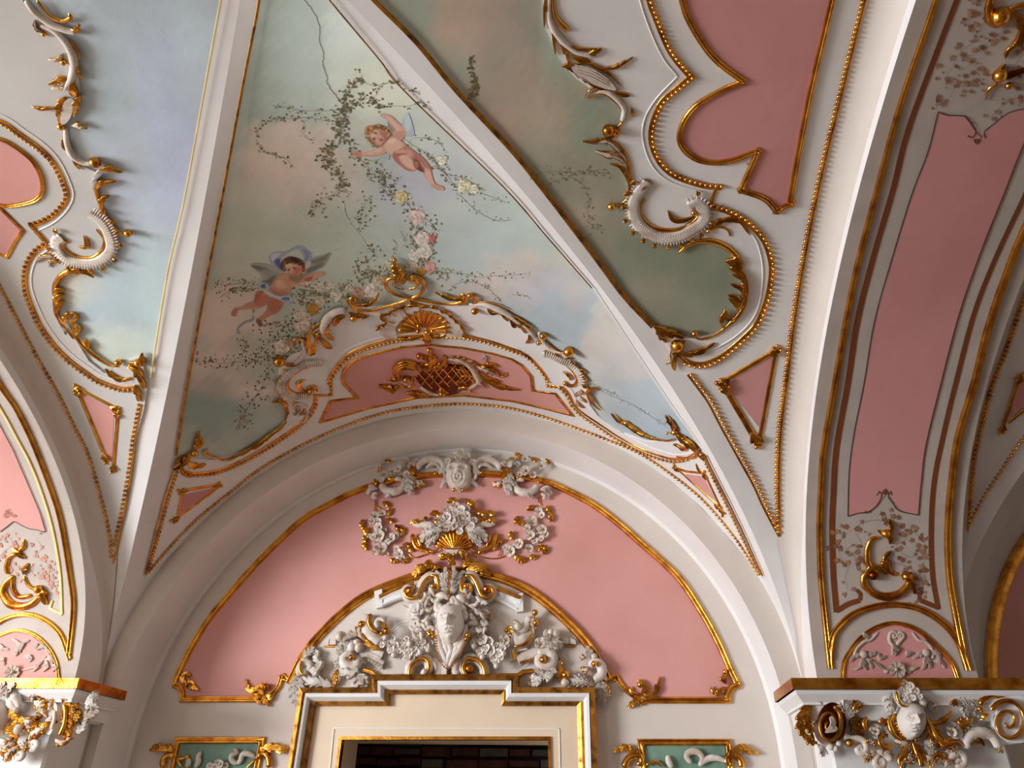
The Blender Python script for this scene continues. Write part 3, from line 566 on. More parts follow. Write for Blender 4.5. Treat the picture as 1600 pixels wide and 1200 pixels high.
sL=Q('494 619 493 634 482 652 462 671 437 688 412 704 380 722 350 735 325 741 300 742 285 735'); sR=Q('876 606 885 616 893 632 907 647 932 664 962 684 995 702 1025 714 1050 720 1072 718 1086 711')
for sg,dx,dy in ((sL,-3,-4),(sR,3,-4)):
    pa.beads(sg,3.1,6.4); pa.mold([(x+dx*.8,y+dy*.8) for x,y in sg],2.3,'g',P_RAIL,sm=True,nm='gold_border'); pa.tube([(x+dx*2.4,y+dy*2.4) for x,y in sg],1.1,m='s',nm='ridge')
pa.beads(Q('276 737 262 780 250 825 230 893'),3,6.6); pa.mold(Q('272 737 258 780 246 825 227 898'),1.5,'g',P_RAIL,sm=True,nm='gold_border')
pa.beads(Q('1098 712 1112 740 1137 790 1162 842 1188 896'),3,6.2); pa.mold(Q('1101 710 1115 738 1141 789 1166 841 1192 900'),1.6,'g',P_RAIL,sm=True,nm='gold_border')
BEA=Q('231 893 262 857 295 822 325 795 362 766 400 736 450 706 500 681 550 660 600 644 650 635 712 630 762 632 800 637 850 650 900 667 950 686 1000 707 1050 740 1100 781 1150 840 1186 896')
pa.beads(BEA,3.1,6.7)
def bone(pn,a,b,r=3,ends=(1,1),m='g',o=None):
    b0=pn.mold([a,b],r,m,P_RAIL,nm='gold_rod',o=o)
    for e,(p,q) in zip(ends,((a,b),(b,a))):
        if e:
            d=np.array(p,float)-q; d/=np.linalg.norm(d); n=np.array([-d[1],d[0]])
            pn.leaf([np.array(p)-d*r*3.5,np.array(p)-d*r,np.array(p)+d*r*1.6],r*2.2,2,0,m,nm='leaf_knot',o=o)
            pn.ball(tuple(np.array(p)+d*r*1.8+n*r*.9),r*.95,m,'knob',o=o); pn.ball(tuple(np.array(p)+d*r*1.2-n*r*1.2),r*.75,m,'knob',o=o)
pa.panel(Q('285 771 336 760 274 806'),.018,.003,M_PINK2,'pink_panel'); bone(pa,(283,767),(340,757),2.8); bone(pa,(341,761),(272,812),2.8,(0,1)); bone(pa,(285,768),(277,803),2.2,(0,0))
pa.panel(Q('1066 738 1101 742 1122 782'),.018,.003,M_PINK,'pink_panel'); bone(pa,(1102,741),(1130,800),2.6); bone(pa,(1056,730),(1124,792),2.6); pa.tube(Q('1052 729 1072 736 1088 738 1100 740'),2.4,nm='gold_rod'); pa.leaf(Q('1088 724 1093 734 1101 742'),3.5,1,0)
# ---- shell crest
sc=Orn('gilded_shell_crest','gilded scallop shell above the pink cartouche, below the looped gold crest','ornament',SA,(665,505),o=.02)
for c,R,a,b,n in (((662,516),46,-8,188,13),): sc.shell(c,R,a,b,n,asp=.72)
pts=T(580,400,8,'60 930 110 860 190 820 110 770 190 720 250 690 340 650 420 620 600 610 720 630 850 660 960 720 1040 780 1110 850 1160 950 1200 1020')
sb=sc.panel(T(580,400,8,'200 1000 90 930 150 800 130 740 260 680 400 590 560 575 720 600 900 650 1030 760 1120 830 1180 960 1200 1010 900 990 780 830 640 720 420 740 300 860 330 1000'),.03,.014,M_ST,'shell_back')
for i in range(len(pts)-1):
    a,b=np.array(pts[i]),np.array(pts[i+1]); sc.leaf([a,(a+b)/2+rng.normal(0,1.5,2),b],4.2,2,0,'g',nm='frill',o=.03,par=sb)
for t in ('600 860 600 800 640 720','730 870 760 800 770 700','500 840 420 700 380 600','560 830 600 700 600 600','300 760 240 700','300 840 200 820','840 820 900 780','870 700 960 700 1030 790'): sc.tube(T(580,400,8,t),1.3,.6,'g',nm='vein',o=.032,par=sb)
sc.ball((655,507),5); sc.ball((668,517),5); sc.ball((676,516),4); sc.ball((654,516),4,)
sc.leaf(Q('667 515 668 528 667 540'),9,2,0,nm='pendant_leaf'); sc.leaf(Q('660 524 640 528 620 530'),5,2); sc.leaf(Q('672 524 690 524 700 520'),5,2)
# ---- looped crest above the shell
cr=Orn('gilded_loop_crest','looped gold crest with upright leaf crowning the white stucco field','ornament',SA,(635,450),o=.02)
cr.leaf(T(580,400,8,'400 330 370 250 340 180 300 110 290 40'),10,5,0,nm='crest_leaf'); cr.ball((617,405),3.6); cr.leaf(T(580,400,8,'300 200 330 270 370 320'),6,2); cr.leaf(T(580,400,8,'400 340 400 270 430 240'),7,2)
cr.tube(T(580,400,8,'330 290 250 280 190 320 190 390 240 440 330 490 430 515 500 530'),3.2,3.0,nm='loop'); cr.tube(T(580,400,8,'500 530 570 500 640 440 660 360 640 300 560 260 480 260'),3,3.6,nm='loop')
cr.scroll(T(580,400,8,'420 410 340 410 280 370'),1.4,1.4,3.5,.9,1); cr.scroll(T(580,400,8,'470 410 540 400 590 350 560 290'),2.4,2,5,.9,-1)
cr.tube(T(580,400,8,'480 520 400 570 300 600 160 640 0 680')+T(420,400,8,'1200 680 1100 680 1050 640 1010 590 980 560'),2.6,3.4,nm='branch')
cr.leaf(T(420,400,8,'1060 600 1160 600 1250 590 1340 530 1390 440'),6,5,-1,nm='branch_leaf'); cr.scroll(T(420,400,8,'1120 660 1060 630 1020 590'),3,2.2,6,1.,1)
cr.tube(T(580,400,8,'490 540 600 550 720 570 850 590 980 600 1080 590 1150 560'),2.8,3,nm='branch'); cr.leaf(T(580,400,8,'1150 540 1050 530 950 510 860 470 780 440'),6,4,1,nm='branch_leaf')
cr.scroll(T(580,400,8,'1080 600 1160 590 1190 540'),3,2.4,6,1.,-1); cr.tube(T(580,400,8,'1220 470 1290 500 1300 560 1260 600'),3.5,2.4,'g'); cr.ball(T(580,400,8,'1240 480')[0],5)
cr.leaf(T(580,400,8,'480 550 560 600 640 600'),4,2)
# ---- left and right flanks of the stucco field
def flank(name,label,at): return Orn(name,label,'ornament',SA,at,o=.02)
fl=flank('stucco_leaf_scroll','white and gold leaf scrolls climbing the left shoulder of the stucco field',(490,500))
fl.tube(T(420,400,8,'980 670 850 690 760 750 690 850 680 940 720 1010'),6,4,'w',mid=7.5,nm='scroll_band'); fl.tube(T(420,400,8,'980 650 860 670 740 730 700 780 640 860'),1.8,1.2)
fl.leaf(T(420,400,8,'960 740 880 760 830 810 820 880'),7,1,0); fl.leaf(T(420,400,8,'760 830 720 900 740 990 820 1050'),6,2,0); fl.leaf(T(420,400,8,'620 1000 660 1040 720 1110 800 1155'),6,1,0); fl.leaf(T(420,400,8,'640 930 610 980 600 1040'),6,3,0)
fl.leaf(T(420,400,8,'540 900 500 980 490 1080 530 1200 570 1100 590 1000 560 930'),6,5,0,nm='cabochon_rim'); fl.panel(T(420,400,8,'535 940 505 1060 535 1160 575 1060'),.034,.012,M_ST,'cabochon',sm=True)
fl.leaf(T(420,400,8,'640 870 560 900 600 860 700 800'),3,2); fl.ball(T(420,400,8,'1060 760')[0],6); fl.leaf(T(420,400,8,'1000 700 1080 740 1140 730 1200 760 1260 730'),5,4)
fl.tube(T(420,540,10,'520 -60 560 60 540 160 440 250 330 310 220 300'),3,2,'w',mid=4,nm='scroll_band'); fl.ball(T(420,540,10,'150 210')[0],9.5); fl.leaf(T(420,540,10,'200 240 290 290 400 280 520 200'),4,3,0); fl.tube(T(420,400,8,'300 1050 380 1040 450 1080 470 1150'),2.5,1.5)
cc=T(420,540,10,'840 260 700 270 560 290 430 350 300 440 200 560 190 660 250 760 360 820 480 820 620 810')
gb=fl.mold(cc,6.5,'w',[(-1,0),(-.9,.4),(-.2,.25),(.6,.5),(.95,.35),(1,0)],sm=True,nm='gadroon_band')
q=resamp(cat(cc,3),3.6)
for i in range(1,len(q)-1):
    d=q[i+1]-q[i-1]; d/=np.linalg.norm(d); n=np.array([d[1],-d[0]]); fl.tube([q[i]-n*5,q[i]-n*0,q[i]+n*7.5],1.0,1.7,'w',nm='gadroon',o=.034,par=gb)
fl.tube(T(420,540,10,'640 340 540 360 430 420 330 500 280 600 300 680 380 740 480 760 600 750 680 730'),2,2.6,mid=3.2)
fl.leaf(T(420,540,10,'600 720 520 690 460 620 480 560 580 530'),4.5,1); fl.ball(T(420,540,10,'650 690')[0],6); fl.leaf(T(420,540,10,'600 700 660 640 730 660 760 720'),5,3)
for t in ('150 520 100 560','200 460 160 480','160 620 150 690','250 790 240 830','340 820 400 880','200 700 160 740','340 390 240 380'): fl.leaf(T(420,540,10,t+' '+' '.join(t.split()[2:])),3.5,1) if False else fl.ball(T(420,540,10,' '.join(t.split()[2:]))[0],2.8)
fl2=flank('gilded_leaf','pair of gold feathered leaves edging the fresco at lower left of the stucco field',(430,660))
fl2.leaf(T(420,540,10,'40 870 140 860 220 900 260 980 270 1080 240 1180'),6,4,-1); fl2.leaf(t4(1,2,'190 230 130 280 70 320 20 360 -50 400')+t4(0,2,'1480 440 1400 470 1320 450'),6.5,6,-1); fl2.scroll(t4(0,2,'1380 468 1320 455 1285 440'),2,1.5,4,.8,1)
fl2.leaf(T(420,540,10,'400 940 450 960 450 1030 390 1090'),4,2,m='w',e='g'); fl2.leaf(T(420,540,10,'480 1080 540 1040 560 980'),4,2,m='w',e='g'); fl2.tube(T(420,540,10,'380 950 440 900 540 920 600 980 600 1100 540 1200 470 1180'),2.5,2,'w',nm='stem')
fl3=flank('gilded_leaf_boss','gold leaf boss where the left bead frame meets the white rib',(295,700))
fl3.leaf(t4(0,2,'1070 530 1120 500 1160 460 1210 420'),9,3); fl3.leaf(t4(0,2,'1210 420 1230 360 1245 290'),6,3); fl3.ball(t4(0,2,'1210 425')[0],6); fl3.leaf(t4(0,2,'1160 480 1220 510 1290 500'),6,2); fl3.tube(t4(0,2,'1130 540 1160 570 1200 580'),3,2); fl3.leaf(t4(0,2,'1240 400 1265 360'+' 1262 345'),3.5,1); fl3.leaf(t4(0,2,'1085 480 1130 470 1170 450'),4,2)
fr_=flank('stucco_leaf_scroll','white and gold leaf scrolls descending the right shoulder of the stucco field',(850,520))
fr_.tube(T(740,440,8,'-60 280 20 290 150 290 300 340 420 400 520 470 600 540'),3,4,'w',mid=6,nm='scroll_band'); fr_.tube(T(740,440,8,'20 255 150 255 270 280 360 320 430 350'),1.4,1.8,'g')
fr_.leaf(T(740,440,8,'170 330 230 370 310 390'),5.5,1); fr_.leaf(T(740,440,8,'330 370 400 430 440 500'),5,1); fr_.leaf(T(740,440,8,'460 480 510 540 560 520 600 560 660 650'),5,3); fr_.leaf(T(740,440,8,'690 660 700 720 650 770'),4,1)
fr_.leaf(T(740,440,8,'480 410 540 450 620 500 700 560 780 650'),4.5,4); fr_.tube(T(740,440,8,'600 530 680 590 760 680 820 740'),3,3,'w'); fr_.ball(T(740,440,8,'820 750')[0],4.5); fr_.ball(T(740,440,8,'20 350')[0],6); fr_.ball(T(740,440,8,'880 660')[0],6.5); fr_.ball(T(740,440,8,'830 640')[0],3.5,'w')
fr_.tube(T(740,440,8,'820 660 860 730 930 810 1010 860 1120 900'),3,2.6,'w',mid=4,nm='scroll_band'); fr_.tube(T(740,440,8,'900 750 980 820 1080 880 1180 900'),1.2,1.6); fr_.ball(T(740,440,8,'1205 850')[0],9)
cc=T(740,440,8,'860 910 940 920 1020 960 1120 1010 1200 1040 1280 1110 1330 1170')+T(840,540,10,'600 380 660 470 690 560 680 620')
gb=fr_.mold(cc,5.5,'w',[(-1,0),(-.9,.4),(-.2,.25),(.6,.5),(.95,.35),(1,0)],sm=True,nm='gadroon_band'); q=resamp(cat(cc,3),3.4)
for i in range(1,len(q)-1):
    d=q[i+1]-q[i-1]; d/=np.linalg.norm(d); n=np.array([d[1],-d[0]]); fr_.tube([q[i]-n*4.5,q[i],q[i]+n*5.5],.9,1.5,'w',nm='gadroon',o=.034,par=gb)
for t in ('1220 980 1270 1030','1310 1080 1370 1110','1100 930 1000 890','950 880 900 870','1160 960 1180 940'): fr_.leaf(T(740,440,8,t+' '+t.split()[2]+' %g'%(float(t.split()[3])+20)),4,1)
fr_.tube(T(840,540,10,'300 240 420 290 520 370 600 470 620 540 580 610 500 630 430 590'),1.4,3,'g'); fr_.leaf(T(840,540,10,'400 400 470 430 520 490 500 540'),4.5,1); fr_.ball(T(840,540,10,'440 570')[0],4)
for t in ('640 350 740 410','700 440 760 540','700 590 760 650','560 310 600 270'): fr_.leaf(T(840,540,10,t+' '+t.split()[2]+' %g'%(float(t.split()[3])+25)),4,1)
fr_.leaf(T(840,540,10,'660 680 700 720 620 740 580 800'),4,2,m='w',e='g'); fr_.leaf(T(840,540,10,'660 780 720 840 770 890'),4,2,m='w',e='g'); fr_.leaf(T(840,540,10,'600 840 660 920 740 970'),4,2,m='w',e='g')
f4=flank('gilded_leaf','gold feathered leaf edging the fresco at lower right of the stucco field',(980,680))
f4.leaf(T(840,540,10,'930 650 840 680 800 740 840 820 900 920 1000 1010'),5.5,3,1); f4.leaf(T(960,630,8.889,'-40 130 60 230 160 270 240 320 350 400 450 450 560 490 700 520'),7,6,-1); f4.tube(T(960,630,8.889,'560 490 650 515 760 520 830 490'),1.8,1.8)
f5=flank('gilded_leaf_boss','gold leaf boss at the tip of the right bead frame beside the white rib',(1075,690))
f5.leaf(T(960,630,8.889,'860 400 920 450 1020 520 1100 600 1150 690'),10,3); f5.leaf(T(960,630,8.889,'820 400 830 320 780 240 710 160'),6,3); f5.ball(T(960,630,8.889,'850 390')[0],5.5); f5.ball(T(960,630,8.889,'730 250')[0],2.4); f5.ball(T(960,630,8.889,'740 410')[0],2.6); f5.leaf(T(960,630,8.889,'1040 600 960 620 880 580 810 570'),5,2); f5.leaf(T(960,630,8.889,'1150 680 1200 710 1260 800'),5.5,2); f5.tube(T(960,630,8.889,'1060 540 1150 640 1120 740 1000 760 850 740'),4,1.5)
# ---- trophy in the pink cartouche
tr=Orn('gilded_trophy','gilded lattice trophy with curled leaves on the pink cartouche panel','ornament',SA,(690,585),o=.022)
tt=lambda t:T(580,530,6.667,t)
lb=tr.panel(tt('480 370 560 300 700 250 850 240 960 260 1050 330 1080 410 1050 470 960 500 880 540 740 550 620 510 520 450'),.035,.02,M_DGOLD,'lattice_back',sm=True)
for i in range(6): a=520+i*90; tr.tube(tt('%d %d %d %d %d %d'%(a,480-i*4,a+90,370,a+190,260)),1.1,1.1,nm='lattice_bar',o=.04,par=lb)
for i in range(6): a=470+i*90; tr.tube(tt('%d %d %d %d %d %d'%(a,330-i*10,a+90,430-i*8,a+170,520-i*10)),1.1,1.1,nm='lattice_bar',o=.042,par=lb)
for i in range(9): tr.ball((660+i*8+(i%2)*2,577+((i*37)%3-1)*10),2,o=.05,nm='rosette',par=lb)
for r in (0,9,18): tr.leaf(tt('%d 430 %d %d %d %d %d %d %d 330'%(290-r+20,240+r*2,330,300+r*2,250+r*2,400,235+r*3,500)),6,1,0,nm='husk',o=.03+r*.001)
tr.leaf(tt('300 400 260 330 330 260 430 240 500 260'),9,1,nm='husk'); tr.leaf(tt('500 240 560 280 600 330'),9,2,nm='husk'); tr.ball(tt('370 400')[0],7,'d'); tr.scroll(tt('280 460 330 500 420 490 460 440'),2.6,2,5,.9,-1); tr.ball(tt('370 430')[0],5,'w')
tr.leaf(tt('620 330 600 260 640 210 620 150 600 90'),8,3); tr.ball(tt('605 100')[0],4.5); tr.ball(tt('505 160')[0],5.5); tr.leaf(tt('500 170 560 190 600 240'),5,2); tr.leaf(tt('630 320 680 280 740 270'),8,1); tr.leaf(tt('690 280 760 240 770 180 740 160'),5,2)
tr.leaf(tt('300 470 230 510 180 490 90 480'),8,5); tr.leaf(tt('300 430 220 410 160 420'),5,2); tr.ball(tt('95 480')[0],3.5,'d'); tr.leaf(tt('600 570 500 560 430 550 360 560'),8,4); tr.leaf(tt('680 540 740 520 800 560'),8,2)
tr.tube(tt('520 490 600 550 680 570 760 570'),4,3,'w'); tr.ball(tt('740 550')[0],6)
tr.tube(tt('790 200 860 210 950 230 1040 290 1100 380 1120 430 1050 490 960 530 900 530'),2.5,3,'w',mid=5.5,nm='scroll_band'); tr.tube(tt('900 240 1000 280 1070 370 1050 460 960 500'),2,2,mid=4)
for k in range(3): tr.tube(tt('%d 300 %d %d %d 460'%(960-k*40,1030-k*45,390,960-k*50)),1.5,1.5,o=.04)
for t in ('830 170','890 175','950 190','1030 220','1060 245'): tr.leaf(tt(t+' %g %g'%(float(t.split()[0])+30,float(t.split()[1])+10)+' %g %g'%(float(t.split()[0])+50,float(t.split()[1])+25)),4,2,nm='frill')
tr.leaf(tt('900 540 940 500 1000 500 1050 530'),6,3); tr.ball(tt('1030 540')[0],3); tr.leaf(tt('1100 420 1170 480 1180 510'),5,2,m='w',e='g')
tr.leaf(tt('1120 330 1200 400 1300 460 1420 500 1560 520'),7,3,0); tr.leaf(tt('1180 390 1280 420 1360 440'),5,3); tr.leaf(tt('1110 270 1200 290 1280 330 1340 380'),9,4,m='w',e='g'); tr.tube(tt('1330 390 1390 380 1410 340'),2.4,2); tr.leaf(tt('1170 260 1250 250 1340 290'),5,3); tr.leaf(tt('1160 220 1185 170 1190 240'),3,1,m='w')
# ================================================================== WEB B (right) and WEB C (left)
fb=Orn('ceiling_painting','dusky green cloud fresco with faint ivy to the right of the central rib','painting',SB,(880,330))
FB=Q('530 -60 585 0 650 65 712 140 800 235 850 297 925 395 975 462 1020 510 1060 560 1120 560 1230 470 1230 360 1080 250 1000 150 960 60 930 0 900 -60')
BLB=Bl('''660 30 50 40 166 176 160 .7;700 100 50 50 172 182 166 .8;740 30 60 50 196 170 150 .8;720 60 40 30 202 176 154 .7;800 60 50 60 170 160 148 .6;830 130 60 50 190 172 150 .7;780 140 60 40 176 158 140 .6;
870 60 30 50 168 182 166 .8;880 130 30 50 170 178 158 .7;860 200 50 60 196 176 152 .6;920 200 30 50 156 168 148 .8;780 200 40 30 192 164 144 .7;840 260 50 40 160 160 140 .7;920 280 40 40 172 160 140 .5;
900 360 60 40 188 170 146 .8;950 390 50 60 150 150 128 .8;1010 400 50 40 140 148 124 .8;1060 420 60 40 136 144 122 .8;1030 460 40 30 168 156 136 .6;1080 470 50 40 150 152 132 .7;1000 470 40 30 156 156 134 .6;1120 440 30 50 142 150 126 .8;1050 510 60 30 146 148 126 .7;920 440 40 40 168 160 140 .5''')
mb=MB(); panel(mb,SB,FB,.002,0,6,colf=hexmix(BLB,(164,164,146))); mb.build('painted_sky',M_FRES,fb.r,True,True)
fb.mold(Q('530 -60 585 0 650 65 712 140 800 235 850 297 925 395 975 462 1020 510'),4.2,'d',P_RAIL,nm='fillet',sm=True)
ivy(fb.r,SB,'painted_ivy',[t4(1,0,'1340 350 1345 420 1360 470 1370 520 1350 560 1340 600'),t4(1,0,'1360 500 1380 560 1350 600')],size=3,dens=1.0,spread=5,seed=11,pal=((120,110,60),(132,120,72),(98,92,52)))
ivy(fb.r,SB,'painted_ivy',[t4(2,0,'200 1180 160 1090 250 1070 340 1070 420 1080 500 1070 620 1090'),t4(2,0,'220 1150 300 1120 380 1110 440 1150 480 1190'),t4(2,1,'470 0 480 60 470 120 490 190 520 230 580 230')],size=1.9,dens=.7,spread=8,seed=12,pal=((120,116,84),(136,128,96)))
fc=Orn('ceiling_painting','pale blue sky fresco on the vault left of the central cherub fresco','painting',SB,(220,300))
FC=Q('20 -60 20 0 40 60 60 130 80 200 90 280 110 360 80 410 60 460 80 540 140 590 200 620 235 590 262 425 290 300 345 0 360 -60')
BLC=Bl('''200 60 80 80 176 188 196 .7;260 150 60 100 178 186 206 .7;300 60 30 100 184 200 206 .6;280 260 50 90 178 186 210 .8;160 150 50 80 166 182 186 .6;200 250 50 60 184 192 206 .6;230 330 50 60 180 188 204 .6;200 420 60 50 178 194 200 .7;
120 450 40 30 206 206 188 .8;130 440 30 20 210 200 184 .5;180 480 60 50 172 192 198 .7;200 550 60 40 192 204 196 .8;160 540 50 30 196 206 192 .6;240 440 20 100 184 206 204 .6;180 380 30 30 186 196 206 .6''')
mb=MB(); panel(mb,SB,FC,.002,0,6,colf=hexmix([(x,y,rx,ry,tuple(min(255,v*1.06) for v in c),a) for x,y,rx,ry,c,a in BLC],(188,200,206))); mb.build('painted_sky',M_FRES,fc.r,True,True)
fc.mold(Q('360 -60 345 0 290 300 262 425 235 590'),1.5,'y',P_RAIL,nm='fillet',sm=True)
# ---- stucco field of web B
pb=Orn('stucco_field','white stucco field with scalloped pink panel between the central rib and the right arch','wall panel',SB,(1180,400),o=.016)
WB=Q('845 -60 848 0 852 40 866 72 880 98 900 120 925 138 945 147 962 154 972 168 974 184 967 200 952 212 950 219 965 232 976 262 982 290 985 330 992 352 1010 372 1040 376 1064 374 1085 374 1112 374 1135 382 1150 400 1158 440 1160 470 1150 500 1118 520 1085 528 1062 524 1045 520 1024 512 1044 540 1060 566 1087 600 1112 627 1157 710 1182 755 1197 790 1218 842 1218 800 1215 750 1218 675 1226 590 1240 500 1256 407 1279 292 1311 160 1351 0 1362 -60')
pb.panel(WB,.016,.016,M_WH,'field')
PKB=Q('1050 -60 1065 0 1075 30 1100 72 1125 100 1162 127 1125 142 1087 165 1067 192 1062 220 1075 240 1100 252 1137 252 1185 235 1157 297 1200 315 1213 330 1235 318 1237 300 1265 150 1300 0 1312 -60')
pb.panel(PKB,.018,.004,M_PINK2,'pink_panel',sm=False)
def smseg(*segs):
    out=[]
    for s_ in segs: out+= list(map(tuple,cat(s_,3))) if len(s_)>2 else list(s_)
    return out
PKBs=smseg(Q('1050 -60 1065 0 1075 30 1100 72 1125 100 1162 127'),Q('1162 127 1125 142 1087 165 1067 192 1062 220 1075 240 1100 252 1137 252 1185 235'),Q('1185 235 1157 297'),Q('1157 297 1185 306 1200 315 1213 330'),Q('1213 330 1224 323 1237 318'),Q('1237 318 1237 300 1265 150 1300 0 1312 -60'))
pb.mold(PKBs,4.8,'g',nm='gold_border',o=.018)
wv=(Q('1002 -60 1017 0 1025 22 1037 52 1050 80 1065 100 1084 121'),Q('1082 121 1060 140 1037 160 1025 185 1020 212 1025 237 1040 260 1062 275 1100 287 1127 290'),Q('1112 320 1137 327 1162 340 1185 360 1200 382 1208 412 1207 440 1200 472 1185 507 1162 532 1132 557 1107 570 1087 572 1070 567'))
for w_,dx in zip(wv,(-5,-5,-5)):
    pb.beads(w_,3.9,8.2)
    off_=np.array(w_); d=np.gradient(off_,axis=0); d/=np.linalg.norm(d,axis=1)[:,None]; n=np.stack([-d[:,1],d[:,0]],1)*(1 if w_ is not wv[9-9+2] else 1)
    pb.mold([tuple(q) for q in off_+n*5],2.6,'g',P_RAIL,sm=True,nm='gold_border')
pb.mold(Q('1120 290 1109 320'),3.2,'g',P_RAIL,nm='gold_border')
for w_ in (Q('988 -60 1000 0 1017 50 1037 92 1059 119'),Q('1059 119 1025 155 1007 187 1005 220 1020 260 1050 285 1100 300'),Q('1142 344 1168 358 1185 385 1192 430 1182 487 1150 525 1100 552 1070 552')): pb.tube(w_,1.5,m='s',nm='ridge')
pb.beads(Q('1080 585 1095 604 1112 627 1132 665 1157 710 1182 755 1197 790 1215 830'),3.6,8); pb.mold(Q('1074 585 1090 606 1107 630 1127 668 1152 713 1177 758 1193 793 1217 838'),1.8,'g',P_RAIL,sm=True,nm='gold_border')
pb.beads(Q('1362 -60 1347 0 1307 160 1275 292 1252 407 1237 500 1226 587 1215 675 1212 750 1215 820'),3.8,8); pb.mold(Q('1368 -60 1352 0 1312 160 1280 292 1257 407 1242 500 1231 587 1220 675 1217 750 1218 838'),2,'g',P_RAIL,sm=True,nm='gold_border')
pb.panel(Q('1133 600 1208 553 1190 672'),.018,.003,M_PINK2,'pink_panel'); bone(pb,(1128,597),(1212,547),4.2); bone(pb,(1130,602),(1181,688),4.6); bone(pb,(1212,550),(1186,690),3.4,(0,1))
# ---- leaf ornaments of web B
ob=Orn('gilded_leaf_scroll','chain of white and gold leaf scrolls edging the dusky green fresco, top of picture','ornament',SB,(900,120),o=.02)
u=lambda t:t4(2,0,t)
ob.tube(u('240 -60 230 60 250 160 310 250 400 320 510 350'),3,4,'w',mid=6,nm='scroll_band'); ob.tube(u('260 -40 260 60 290 130 350 190'),2,5,'g'); ob.leaf(u('210 -40 200 60 200 180'),5,2,-1); ob.leaf(u('250 180 260 260 270 345'),5.5,2,-1); ob.leaf(u('310 250 380 290 460 300 550 300'),5,4,1)
ob.leaf(u('470 340 520 320 560 300'),6,2); ob.leaf(u('300 260 340 330 360 400'),5,2); ob.leaf(u('560 430 640 420 700 390 760 355'),5.5,4,-1); ob.leaf(u('370 350 430 370 490 380'),5,2); ob.leaf(u('310 410 350 410 400 440'),6,2)
ob.panel(u('370 400 450 400 560 440 640 520 640 545 540 520 430 470'),.034,.014,M_ST,'cabochon',sm=True); ob.leaf(u('340 410 440 480 560 550 670 560'),5,7,1,nm='cabochon_rim'); ob.leaf(u('380 400 480 400 600 460 680 540'),4.5,5,-1,nm='cabochon_rim')
for k in range(4): ob.tube(u('%d %d %d %d %d %d'%(390+k*6,405+k*16,500,430+k*18,610,500+k*14)),.8,.8,'w',o=.035)
ob.leaf(u('640 570 700 590 740 600'),4.5,1); ob.leaf(u('450 620 500 560 560 550'),5,1,m='w',e='g'); ob.tube(u('470 620 530 590 590 595 640 630 690 690 690 760 650 800'),1.6,2,'g',mid=2,nm='gold_edge'); ob.tube(u('500 580 580 570 650 610 700 680 690 760'),3,4,'w',mid=5,nm='scroll_band')
ob.ball(u('600 805')[0],10); ob.ball(u('650 820')[0],7); ob.leaf(u('745 670 750 700 755 735'),3.5,1)
ob.leaf(u('440 880 520 880 600 860 650 850'),5,2); ob.leaf(u('520 940 590 960 660 980 720 1030'),6.5,2,m='w',e='g'); ob.leaf(u('610 1020 670 1040 710 1100 740 1190'),5.5,2,-1); ob.tube(u('640 880 700 950 730 1050 735 1190')+t4(2,1,'720 40 690 70 640 85'),2,2,'g',mid=3); ob.ball(t4(2,1,'620 85')[0],6.5)
ob.leaf(u('500 890 600 880 680 950 730 1030'),6,3,m='w',e='g')
ob2=Orn('stucco_gadroon_scroll','white ruffled shell scroll with gold spiral at the waist of the right web','ornament',SB,(1040,350),o=.02)
v=lambda t:t4(2,1,t)
cc=u('850 1130')+v('780 20 760 100 780 180 840 240 940 280 1040 270 1120 230 1190 180 1200 110 1150 70 1110 90')
rb=ob2.mold(cc,10,'w',[(-1,0),(-.9,.4),(-.2,.3),(.6,.55),(.95,.35),(1,0)],sm=True,nm='ruffled_band'); q=resamp(cat(cc,3),4)
for i in range(1,len(q)-1):
    d=q[i+1]-q[i-1]; d/=np.linalg.norm(d); n=np.array([-d[1],d[0]])*1.; ln=10+4*(i%4==0)+rng.uniform(-1,1); ob2.tube([q[i]-n*8,q[i]+n*2,q[i]+n*(ln+4)],0.9,1.7,'w',nm='ruffle',o=.0305,par=rb)
    if i%4==0: ob2.leaf([q[i]+n*11,q[i]+n*15,q[i]+n*20],5,1,nm='gold_tip',o=.034,par=rb)
ob2.tube(v('830 40 800 110 830 180 890 225 980 240 1070 225 1140 180 1170 140 1150 110'),2.2,3,'g',mid=4.2,nm='gold_spiral'); ob2.leaf(v('1140 150 1080 170 1010 170 970 110'),5.5,1); ob2.ball(v('1135 125')[0],5)
ob2.leaf(v('1220 240 1260 200 1340 170 1420 180 1490 270'),6,3); ob2.tube(v('1230 240 1300 220 1350 240 1365 280'),2,1.6); ob2.ball(v('1225 240')[0],4); ob2.leaf(u('780 1195 840 1150 860 1120'),5,3)
ob3=Orn('gilded_acanthus_sprig','curved gold acanthus sprig hugging the lower loop of the right bead frame','ornament',SB,(1150,450),o=.02)
ob3.tube(v('1040 385 1100 330 1180 305 1260 310 1340 345 1400 400 1440 470'),2,4,'g',mid=5.5,nm='stem'); ob3.leaf(v('1440 450 1400 420 1350 430 1330 430'),7,2); ob3.leaf(v('1340 430 1410 470 1450 520 1465 600 1450 700 1400 790 1330 850'),8.5,6,-1 if False else 1)
for t in ('1440 480 1400 450 1330 435','1450 530 1410 490 1350 470','1465 570 1430 530 1370 510','1460 660 1430 600 1360 570','1450 700 1400 660 1345 640','1420 760 1400 700 1350 660','1380 800 1340 780 1330 730','1320 850 1310 800 1330 740'): ob3.leaf(v(t),5.2,1)
ob3.tube(v('1400 780 1330 850 1250 900 1180 920 1130 900'),3,1.8); ob3.ball(v('1140 880')[0],5.5)
ob4=Orn('gilded_leaf_boss','large gold leaf boss where the right web frame meets the central rib','ornament',SB,(1050,535),o=.022)
